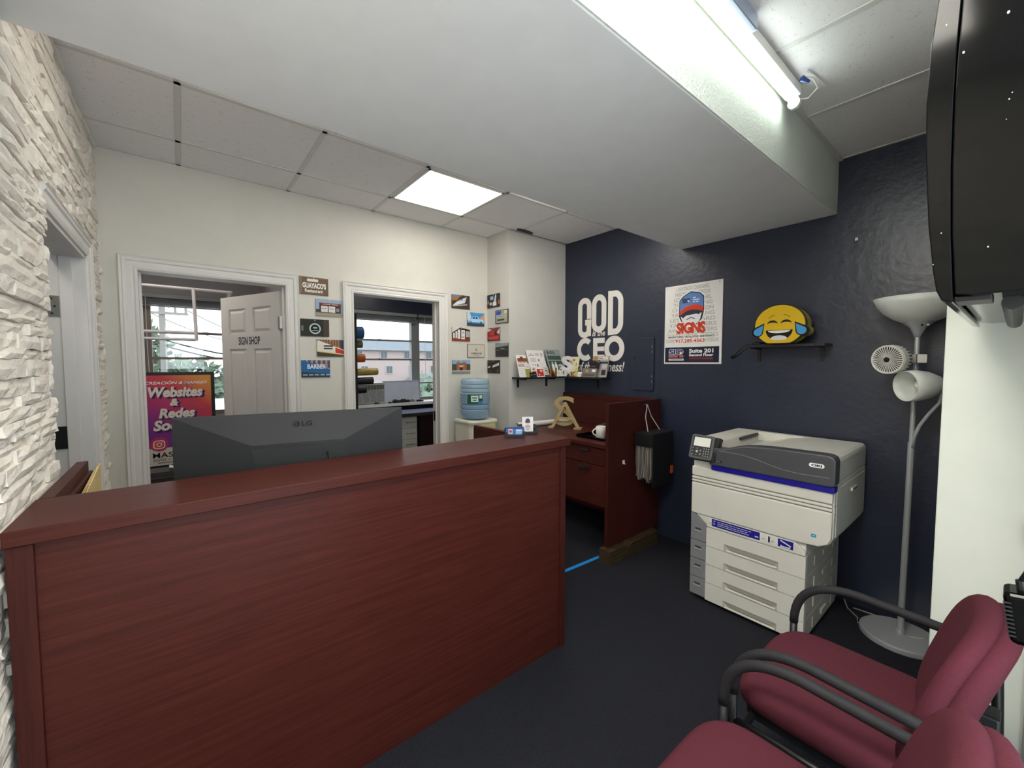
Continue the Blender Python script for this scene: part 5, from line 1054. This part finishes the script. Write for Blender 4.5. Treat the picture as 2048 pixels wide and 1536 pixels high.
patch(lb, a0, a1, 0.147, 0.232, '1f5a44', 0.1362); patch(lb, R(-140), R(-112), 0.165, 0.222, 'd6e6dc', 0.1365); patch(lb, R(-108), R(-97), 0.195, 0.225, 'cfe0dc', 0.1365); patch(lb, R(-112), R(-95), 0.147, 0.172, '3f7fb0', 0.1366); patch(lb, R(-136), R(-116), 0.196, 0.206, '2a6a50', 0.1367); patch(lb, R(-133), R(-119), 0.175, 0.185, '2a6a50', 0.1367)
lb.build('label', None, wbt, fix=False)
# ------------------------------------------------------------------ office doors, windows, contents
hp = Vector((0.585, 3.462, 0)); ang = R(24); uD = Vector((math.sin(ang), -math.cos(ang), 0)); dw = 0.76
FD = frame(hp - uD * dw, uD, UP)
do = props(thing('door_1', 'white six panel door lettered SIGN SHOP standing open', None, hp), kind='structure')
def dbx(name, x0, x1, z0, z1, d0, d1, par=do, m=DOORW, bevel=0.0, **k): return MB(FD).box(x0, x1, z0, z1, d0, d1).build(name, m, par, bevel=bevel, **k)
dbx('slab', 0, dw, 0.012, 2.0, -0.033, -0.010)
cols = ((0.105, 0.335), (0.425, 0.655)); rowsD = ((0.20, 0.80), (0.95, 1.58), (1.70, 1.90))
xs = [0, 0.105, 0.335, 0.425, 0.655, dw]; 
q = MB(FD); q.box(0, 0.105, 0.012, 2.0, -0.010, 0); q.box(0.335, 0.425, 0.012, 2.0, -0.010, 0); q.box(0.655, dw, 0.012, 2.0, -0.010, 0)
for z0, z1 in ((0.012, 0.20), (0.80, 0.95), (1.58, 1.70), (1.90, 2.0)):
    for a, b_ in ((0.105, 0.335), (0.425, 0.655)): q.box(a, b_, z0, z1, -0.010, 0)
q.build('stiles_and_rails', DOORW, do)
for a, b_ in cols:
    for z0, z1 in rowsD:
        i1, i2 = 0.012, 0.034
        r_ = lambda i, d_: [(a + i, z0 + i, d_), (b_ - i, z0 + i, d_), (b_ - i, z1 - i, d_), (a + i, z1 - i, d_)]
        MB(FD).loft([r_(i1, -0.0105), r_(i2, -0.001), r_(i2 + 0.0005, -0.0008)]).build('door_panel', DOORW, do)
P = Print(FD @ Vector((0, 0, 0)), uD, UP); P.text('SIGN SHOP', 0.235, 1.612, 0.515, 1.675, '2a2f45', bold=0.02); P.done(do, 'lettering')
for z_ in (1.72, 1.0, 0.25): MB().box(0.575, 0.592, 3.40, 3.463, z_, z_ + 0.09).build('hinge', STEEL, do); MB().cyl((0.580, 3.466, z_), (0.580, 3.466, z_ + 0.09), 0.006, 8).build('hinge_pin', STEEL, do)
MB(FD).cyl((0.06, 0.98, 0.0), (0.06, 0.98, 0.05), 0.012, 10).build('knob_stem', STEEL, do); MB(FD).lathe([(0.0, 0.03), (0.02, 0.032), (0.027, 0.045), (0.02, 0.06), (0, 0.063)], (0.06, 0.98, 0), (0, 0, 1), 18).build('knob', STEEL, do, smooth=True)

def window(n, label, x0, x1, z0, z1, rails, muls, fm, lowrail=None):
    wn = props(thing('window_%d' % n, label, None, ((x0 + x1) / 2, YW + 0.05, z0)), kind='structure')
    t = 0.06
    for a in ((x0, x0 + t, z0, z1), (x1 - t, x1, z0, z1), (x0 + t, x1 - t, z0, z0 + 0.045), (x0 + t, x1 - t, z1 - 0.04, z1)): MB().box(a[0], a[1], YW + 0.02, YW + 0.09, a[2], a[3]).build('window_frame', fm, wn, bevel=0.003)
    for a, b_ in muls: MB().box(a, b_, YW + 0.01, YW + 0.10, z0 + 0.045, z1 - 0.04).build('mullion', fm, wn, bevel=0.003)
    cells = []; lo = x0 + t
    for a, b_ in muls: cells.append((lo, a)); lo = b_
    cells.append((lo, x1 - t))
    for ci, (a, b_) in enumerate(cells):
        rl = list(rails) + ([lowrail] if lowrail and ci == len(cells) - 1 else [])
        for r_ in rl: MB().box(a, b_, YW + 0.03, YW + 0.08, r_ - 0.013, r_ + 0.013).build('rail', fm, wn, bevel=0.003)
        zz = sorted([z0 + 0.045] + rl + [z1 - 0.04])
        for k in range(len(zz) - 1):
            MB().box(a, b_, YW + 0.052, YW + 0.058, zz[k] + (0.013 if k else 0), zz[k + 1] - (0.013 if k < len(zz) - 2 else 0)).build('pane', GLASS, wn)
            if k: MB().box((a + b_) / 2 - 0.03, (a + b_) / 2 + 0.03, YW + 0.022, YW + 0.03, zz[k] - 0.004, zz[k] + 0.016).build('sash_latch', fm, wn)
    return wn
window(1, 'bronze framed three row window of the left office', -0.285, 0.76, 0.88, 2.14, (1.52, 1.80), (), ALUB)
window(2, 'grey framed window with a thick mullion in the right office', 1.70, 3.95, 0.90, 2.14, (1.52, 1.80), ((2.745, 2.875),), ALUG, 1.16)
def blind(x0, x1, label):
    b = thing('rolled_blind', label, 'blind', ((x0 + x1) / 2, YW - 0.04, 2.06))
    MB().box(x0, x1, YW - 0.07, YW, 2.155, 2.20).build('head_rail', ALUG, b, bevel=0.003)
    for k in range(7): MB().box(x0 + 0.01, x1 - 0.01, YW - 0.06, YW - 0.012, 2.085 + k * 0.0095, 2.089 + k * 0.0095).build('slat', MGREY, b)
    MB().box(x0 + 0.01, x1 - 0.01, YW - 0.058, YW - 0.014, 2.068, 2.080).build('bottom_rail', MGREY, b, bevel=0.002)
    for k in (0.25, 0.75): MB().box(x0 + (x1 - x0) * k - 0.01, x0 + (x1 - x0) * k + 0.01, YW - 0.062, YW - 0.05, 2.058, 2.076).build('clip', WPLAST, b)
    MB().tube([(x0 + 0.1, YW - 0.065, 2.16), (x0 + 0.1, YW - 0.066, 1.6), (x0 + 0.11, YW - 0.066, 1.2)], 0.003, 6).build('wand', WPLAST, b)
blind(-0.36, 0.78, 'raised grey blind at the top of the left office window')
blind(1.70, 2.80, 'raised grey blind above the left half of the right office window'); blind(2.83, 3.95, 'raised grey blind above the right half of the right office window')
# left office: framed sign, pipe rack, table
fs = thing('framed_sign', 'black framed pink and purple websites advertising sign in the left office', 'sign', (-0.06, 4.63, 0.56))
MB().box(-0.372, 0.238, 4.60, 4.63, 0.56, 1.39).build('frame', BLACK, fs, bevel=0.004)
M_ = bpy.data.materials.new('sign_gradient_print'); M_.use_nodes = True; nt = M_.node_tree; bs = nt.nodes['Principled BSDF']; bs.inputs['Roughness'].default_value = 0.4
tc = nt.nodes.new('ShaderNodeTexCoord'); gx_ = nt.nodes.new('ShaderNodeSeparateXYZ'); nt.links.new(tc.outputs['Generated'], gx_.inputs[0])
m1 = nt.nodes.new('ShaderNodeMath'); m1.operation = 'MULTIPLY_ADD'; m1.inputs[1].default_value = 0.62; nt.links.new(gx_.outputs['Z'], m1.inputs[0])
m2 = nt.nodes.new('ShaderNodeMath'); m2.operation = 'MULTIPLY'; m2.inputs[1].default_value = 0.45; nt.links.new(gx_.outputs['X'], m2.inputs[0]); nt.links.new(m2.outputs[0], m1.inputs[2])
rp = nt.nodes.new('ShaderNodeValToRGB'); el = rp.color_ramp.elements; el[0].position = 0.0; el[0].color = lin('4a2f8a') + (1,); el[1].position = 1.0; el[1].color = lin('f09a2a') + (1,)
for pos, c_ in ((0.35, '8a2f90'), (0.58, 'c82a6a'), (0.78, 'd6383f')): e = el.new(pos); e.color = lin(c_) + (1,)
nt.links.new(m1.outputs[0], rp.inputs[0]); nt.links.new(rp.outputs[0], bs.inputs['Base Color'])
MB().box(-0.345, 0.211, 4.597, 4.6005, 0.70, 1.362).build('gradient_sheet', M_, fs)
P = Print((-0.345, 4.597, 0.588), (1, 0, 0), UP)
P.rect(0, 0, 0.556, 0.150, 'e6dccf')
random.seed(3)
for k in range(16): P.stroke(arc(random.uniform(0.08, 0.53), random.uniform(0.2, 0.75), 0.022, 0.022, 0, 300, 9), 0.003, 'b0508e')
P.text('CREACI\u00d3N & MANEJO', 0.108, 0.690, 0.528, 0.728, 'fbf4ee', bold=0.02, shear=0.25)
def scr(t, a, b_, c_, d_):
    P.text(t, a + 0.014, b_ - 0.012, c_ + 0.018, d_ - 0.008, '4a2a66', bold=0.05, shear=0.2); P.text(t, a, b_, c_, d_, 'f3e6da', bold=0.045, shear=0.2)
scr('Websites', 0.125, 0.585, 0.495, 0.675); scr('&', 0.265, 0.508, 0.325, 0.572); scr('Redes', 0.19, 0.405, 0.435, 0.49); scr('Sociales', 0.15, 0.298, 0.50, 0.39)
P.disc(0.185, 0.185, 0.062, 'c03a6a'); P.disc(0.175, 0.175, 0.04, 'd85a4a'); P.stroke(rrect(0.150, 0.220, 0.150, 0.215, 0.018), 0.007, 'f6e6e8', True); P.stroke(arc(0.185, 0.1825, 0.015, 0.015, 0, 360, 14)[:-1], 0.006, 'f6e6e8', True); P.disc(0.206, 0.202, 0.004, 'f6e6e8')
P.text('MASTER', 0.14, 0.068, 0.40, 0.112, '2a2628', bold=0.01); P.text('SIGNS + PRINT', 0.14, 0.038, 0.36, 0.058, '3a3638'); P.bars((12,), 0.17, 0.018, 0.28, 0.028, '5a5658'); P.done(fs)
tbm = wood('dark_table_wood', '4a403c', '342c2a', 0)
ot = thing('office_table', 'low dark table under the framed sign in the left office', 'table', (0.0, 4.6, 0))
MB().box(-0.9, 0.55, 4.2, 4.88, 0.53, 0.56).build('table_top', tbm, ot)
for x in (-0.86, 0.48):
    for y in (4.25, 4.8): MB().box(x, x + 0.05, y, y + 0.05, 0, 0.53).build('leg', tbm, ot)
bt = thing('document_tray', 'grey document tray with blue and white papers beside the framed sign', 'tray', (-0.05, 4.35, 0.56))
MB().box(-0.22, 0.06, 4.25, 4.45, 0.56, 0.60).build('base', DGREY, bt); 
for k, c_ in enumerate(('e4e6ea', '3a66b0', 'dcd2b8')): MB(Matrix.Translation((-0.02 + 0.03 * k, 4.33 + 0.03 * k, 0.60)) @ Matrix.Rotation(R(18 - 14 * k), 4, 'Y')).box(-0.08, 0.08, -0.05, 0.05, 0, 0.004 + 0.03 * (k == 2)).build('paper', ink(c_), bt)
pr_ = thing('pipe_rack', 'white pipe rack standing before the left office window', 'rack', (-0.1, 4.95, 0))
PIPE = mat('white_pipe', 'd6d0d2', 0.4)
for pts in ([(0.12, 4.95, 2.17), (0.13, 4.94, 1.68)], [(-0.62, 4.95, 1.755), (0.125, 4.95, 1.755)], [(-0.62, 4.95, 1.69), (0.13, 4.95, 1.69)], [(-0.62, 4.97, 2.17), (0.42, 4.97, 2.17)], [(-0.62, 4.95, 0.0), (-0.62, 4.95, 2.19)], [(0.42, 4.97, 2.17), (0.42, 5.25, 2.17)], [(0.42, 5.25, 0.0), (0.42, 5.25, 2.19)]):
    MB().cyl(pts[0], pts[1], 0.014, 12).build('pipe', PIPE, pr_)
# right office: ledge, air conditioner, board, rolls, desk
bx('trim_window_ledge', 0.90, 4.5, 5.50, 5.8, 0.86, 0.90, TRIM, kind='structure', label='white ledge under the right office window', bevel=0.004)
ac = thing('air_conditioner', 'grey window air conditioner on the white ledge', 'air conditioner', (2.0, 5.68, 0.9))
MB().box(1.78, 2.225, 5.58, 5.795, 0.905, 1.195).build('case', mat('ac_grey', 'b4b4b2', 0.5), ac, bevel=0.006)
fl = mat('ac_filter', '8f908f', 0.7)
MB().box(1.80, 2.21, 5.574, 5.581, 0.93, 1.085).build('intake_grille', fl, ac)
for k in range(3): MB().tube([(1.90 + 0.1 * k + 0.012 * math.sin(i * 0.9), 5.572, 0.935 + 0.0185 * i) for i in range(9)], 0.004, 6).build('grille_rib', mat('ac_rib', 'c9c9c6', 0.5), ac)
MB().box(1.94, 2.21, 5.572, 5.581, 1.105, 1.165).build('outlet', mat('ac_outlet', '5a5850', 0.6), ac)
for k in range(6): MB().box(1.975 + 0.042 * k, 1.981 + 0.042 * k, 5.566, 5.573, 1.108, 1.162).build('louver', mat('ac_louver', 'a39f90', 0.5), ac)
MB().box(1.82, 1.92, 5.572, 5.581, 1.11, 1.16).build('control', mat('ac_ctl', 'c4c4c2', 0.4), ac)
wbd = panel('white_board', 'plain pale blue white board propped against the window', 'board', (2.235, 5.66, 0.90), (1, 0, 0), (0, 0.12, 1), 0.56, 0.31, 0.012, mat('board_blue_white', 'cfd6e6', 0.4))[0]
MB(frame((2.235, 5.66, 0.90), (1, 0, 0), (0, 0.12, 1))).box(0, 0.56, 0.29, 0.312, 0, 0.004).build('edge_strip', mat('board_edge', 'b6bccb', 0.4), wbd)
for k, (x, w_, h_, lab) in enumerate(((2.07, 0.06, 0.022, 'small dark tool by the air conditioner on the ledge'), (2.27, 0.04, 0.02, 'tiny dark knob at the foot of the white board'), (2.33, 0.09, 0.05, 'black tape gun on the window ledge'), (2.43, 0.15, 0.05, 'long black cutter case on the window ledge'), (2.60, 0.07, 0.035, 'grey clamp on the window ledge'), (2.70, 0.10, 0.03, 'dark hand tool near the mullion on the ledge'))):
    tt = thing('desk_tool', lab, 'tool', (x, 5.56, 0.90), 0, 'tools on the window ledge')
    MB().prism(rrect(x, x + w_, 5.54, 5.59, 0.008), 0.90, 0.90 + h_ * 0.7).build('body', BLACK if k != 4 else MGREY, tt)
    MB().box(x + w_ * 0.2, x + w_ * 0.6, 5.55, 5.58, 0.90 + h_ * 0.7, 0.90 + h_).build('grip', DGREY, tt)
wd_ = thing('work_desk', 'dark desk with pale glare coloured into its top in the right office', 'desk', (3.0, 5.3, 0))
MB().box(1.62, 4.2, 5.16, 5.49, 0.785, 0.80).build('glare_top', mat('glare_white_top', 'b9c0e0', 0.06, var=0.0, spec=0.8), wd_, bevel=0.001)  # blue white glare is put into the colour of the top
MB().box(1.60, 4.22, 5.14, 5.49, 0.745, 0.785).build('desk_edge', BLACK, wd_)
MB().box(2.545, 4.2, 5.18, 5.48, 0.0, 0.745).build('cabinet', wood('dark_maroon_wood', '2a1418', '1f0e12', 2), wd_)
for x0, x1 in ((2.56, 3.05), (3.07, 3.6)):
    dd = MB().box(x0, x1, 5.168, 5.182, 0.03, 0.73).build('cabinet_door', MC['dark_maroon_wood'], wd_, bevel=0.003); MB().box(x0 + 0.2, x0 + 0.3, 5.158, 5.168, 0.40, 0.412).build('pull', BLACKM, dd)
fc = thing('file_cabinet', 'white three drawer file cabinet under the right office desk', 'cabinet', (2.35, 5.3, 0))
FCW = mat('file_cabinet_white', 'c9c7c0', 0.4)
MB().box(2.14, 2.52, 5.20, 5.48, 0.02, 0.735).build('body', FCW, fc, bevel=0.003)
for z0, z1 in ((0.58, 0.73), (0.43, 0.575), (0.03, 0.425)):
    dd = MB().box(2.145, 2.515, 5.186, 5.20, z0, z1).build('drawer', FCW, fc, bevel=0.003)
    zc = z1 - 0.065; MB().tube([(2.36, 5.186, zc), (2.36, 5.16, zc), (2.47, 5.16, zc), (2.47, 5.186, zc)], 0.006, 8).build('handle', STEEL, dd)
rk = thing('roll_rack', 'black standing rack holding vinyl rolls in the right office', 'rack', (1.49, 4.6, 0.9))
MB().box(1.47, 1.50, 4.52, 4.68, 0.0, 2.0).build('upright', BLACKM, rk); MB().box(1.25, 1.62, 4.45, 4.75, 0.0, 0.03).build('foot', BLACKM, rk)
for (z_, r_, le, c_, nm_) in ((1.80, 0.068, 0.085, '2f5f8e', 'blue'), (1.675, 0.042, 0.075, '6a6b3e', 'olive green'), (1.52, 0.046, 0.10, 'c4622a', 'orange'), (1.365, 0.040, 0.245, 'b59a4a', 'long gold'), (1.265, 0.042, 0.19, '1c1c20', 'short black'), (1.175, 0.044, 0.09, '17181a', 'stubby black')):
    rl = thing('vinyl_roll', nm_ + ' vinyl roll on the rack in the right office', 'roll', (1.50, 4.6, z_), 0, 'vinyl rolls on the rack')
    yo = 4.60 - 0.05 * (nm_ == 'stubby black')
    MB().lathe([(0.014, 0.0), (r_, 0.0), (r_, le), (r_ * 0.96, le + 0.003), (0.016, le + 0.003)], (1.50, yo, z_), (1, 0.0, 0.03), 24).build('roll', mat('vinyl_' + nm_.replace(' ', '_'), c_, 0.35), rl); MB().lathe([(0.010, 0.0), (0.015, 0.0), (0.015, le + 0.01), (0.010, le + 0.01)], (1.50, yo, z_), (1, 0, 0.03), 14).build('core', mat('card_core', 'b79b74', 0.8), rl)
# black strike on the right doorway jamb
MB().box(1.826, 1.829, 3.39, 3.42, 0.93, 1.02).build('strike_plate', BLACKM, None, label='black strike plate on the right doorway jamb', cat='strike plate')

# ------------------------------------------------------------------ outside, one storey down
GZ = -4.0
bx('ground', -70, 90, 8, 140, GZ - 0.3, GZ, mat('asphalt_ground', '606264', 0.95, var=0.1, vscale=0.5), kind='structure', label='grey street ground outside')
ho = thing('house', 'long pale pink house with a grey roof beyond the street', 'house', (32, 66, GZ))
PINK = mat('pink_siding', 'ac9a98', 0.8, var=0.02); ROOF = mat('grey_shingle', '6c727b', 0.9, var=0.15, vscale=2); PALE = mat('pale_siding', 'a8a6a4', 0.8)
MB().box(12, 62, 66, 76, GZ, 3.6).build('wall', PINK, ho)
MB().add([(11.4, 65.3, 3.55), (62.6, 65.3, 3.55), (62.6, 76.7, 3.55), (11.4, 76.7, 3.55), (11.4, 71, 5.6), (62.6, 71, 5.6)], [(0, 1, 5, 4), (2, 3, 4, 5), (0, 4, 3), (1, 2, 5), (0, 3, 2, 1)]).build('roof', ROOF, ho)
for k in range(10):
    for (zb, zt) in ((2.3, 3.35), (-0.2, 0.95)):
        x = 17.5 + k * 4.1 + (0.9 if zb < 0 else 0)
        f_ = MB().box(x - 0.15, x + 1.15, 65.9, 66.02, zb - 0.15, zt + 0.15).build('window_frame', PALE, ho); MB().box(x, x + 0.46, 65.86, 65.9, zb, zt).build('pane', mat('far_pane', '454c54', 0.2), f_); MB().box(x + 0.54, x + 1.0, 65.86, 65.9, zb, zt).build('pane', MC['far_pane'], f_)
pc = thing('porch', 'small gabled porch with grey roof before the pink house', 'porch', (31.5, 60, GZ))
MB().box(29.8, 33.6, 60, 65.8, GZ, -1.75).build('wall', PALE, pc)
MB().add([(29.2, 59.6, -1.8), (34.0, 59.6, -1.8), (34.0, 65.8, -1.8), (29.2, 65.8, -1.8), (31.6, 59.6, -0.35), (31.6, 65.8, -0.35)], [(0, 1, 4), (1, 2, 5, 4), (2, 3, 5), (3, 0, 4, 5), (0, 3, 2, 1)]).build('roof', ROOF, pc)
LEAFS = [mat('leaf_%d' % k, c_, 0.7, var=0.2, vscale=1.0) for k, c_ in enumerate(('5a6a58', '627260', '5a6a62', '6c7c6c'))]
def tree(loc, h, r_, label, m, n=900, trunk=True, squash=1.0, ls=0.16, name='leafy_tree', cat='tree'):
    t = thing(name, label, cat, loc); x, y, z = loc
    if trunk: MB().tube([(x, y, z), (x + 0.1, y, z + h * 0.4), (x, y, z + h * 0.75)], [0.16, 0.12, 0.05], 8).build('trunk', mat('bark', '5d5148', 0.9), t)
    q = MB(); cz = z + h - r_ * squash
    for k in range(n):
        a, b_ = random.uniform(0, 2 * math.pi), math.acos(random.uniform(-1, 1)); rr = r_ * random.uniform(0.55, 1.0) * (0.8 + 0.25 * math.sin(3 * a + 2 * b_))
        c_ = Vector((x + rr * math.sin(b_) * math.cos(a), y + rr * math.sin(b_) * math.sin(a), cz + rr * squash * math.cos(b_)))
        d1 = Vector((random.gauss(0, 1), random.gauss(0, 1), random.gauss(0, 1))).normalized(); d2 = d1.orthogonal().normalized(); s_ = ls * r_ * random.uniform(0.6, 1.2)
        q.add([c_ - d1 * s_, c_ + d2 * s_ * 0.5, c_ + d1 * s_, c_ - d2 * s_ * 0.5], [(0, 1, 2, 3)])
    q.build('foliage', m, t, fix=False, kind='stuff')
tree((4.6, 33, GZ), 6.6, 3.2, 'broad green tree behind the left office window', LEAFS[0], 1500)
tree((-3.0, 37, GZ), 8.6, 2.8, 'tall green tree left of the utility pole', LEAFS[1], 1300)
tree((8.4, 41, GZ), 6.5, 3.8, 'rounded hazy tree right of the utility pole', LEAFS[2], 1300)
tree((0.4, 40, GZ), 6.1, 3.0, 'low wide tree straight behind the utility pole', LEAFS[1], 1300)
tree((-10.5, 42, GZ), 7.5, 4.2, 'wide tree at the far left outside', LEAFS[2], 1200)
tree((14.3, 27, GZ), 5.0, 2.3, 'leafy tree seen through the right pane of the right office', LEAFS[3], 900)
tree((12.0, 22.5, GZ), 3.2, 1.9, 'low bush below the leafy tree outside the right pane', LEAFS[3], 800, False, 0.7, name='bush', cat='bush')
co = thing('conifer', 'small dark conifer before the pink house', 'tree', (27.2, 58, GZ)); MB().lathe([(0.9, 0.2), (0.75, 1.2), (0.45, 2.5), (0.0, 4.0)], (27.2, 58, GZ), n=12).build('foliage', LEAFS[2], co)
up = thing('utility_pole', 'wooden utility pole with crossarm outside the left office', 'pole', (-0.6, 26, GZ))
MB().cyl((-0.6, 26, GZ), (-0.6, 26, 4.3), 0.13, 10).build('post', mat('grey_pole', '7d7a76', 0.9), up); MB().box(-1.6, 0.4, 25.8, 25.87, 3.8, 3.92).build('crossarm', MC['grey_pole'], up)
for x in (-1.5, -1.1, -0.1, 0.3): MB().cyl((x, 25.84, 3.92), (x, 25.84, 4.15), 0.05, 8).build('insulator', MC['grey_pole'], up)
for k, (x, z_) in enumerate(((-1.5, 4.1), (0.3, 4.1), (-0.6, 2.6), (-0.6, 2.3))): MB().tube([(x + (7.5 * i / 10), 26 + 8 * i / 10, z_ - 0.7 * math.sin(math.pi * i / 10) - 0.12 * i * (k < 2)) for i in range(11)], 0.02 if k < 2 else 0.045, 5).build('wire', BLACKM, up)
lg = MB().box(-4, 1.05, 6.6, 12, 0.2, 0.62); lg.build('flat_roof', mat('white_roof', 'b4aeb0', 0.8), None, label='pale flat roof of the neighbouring wing outside the left office', cat='roof')
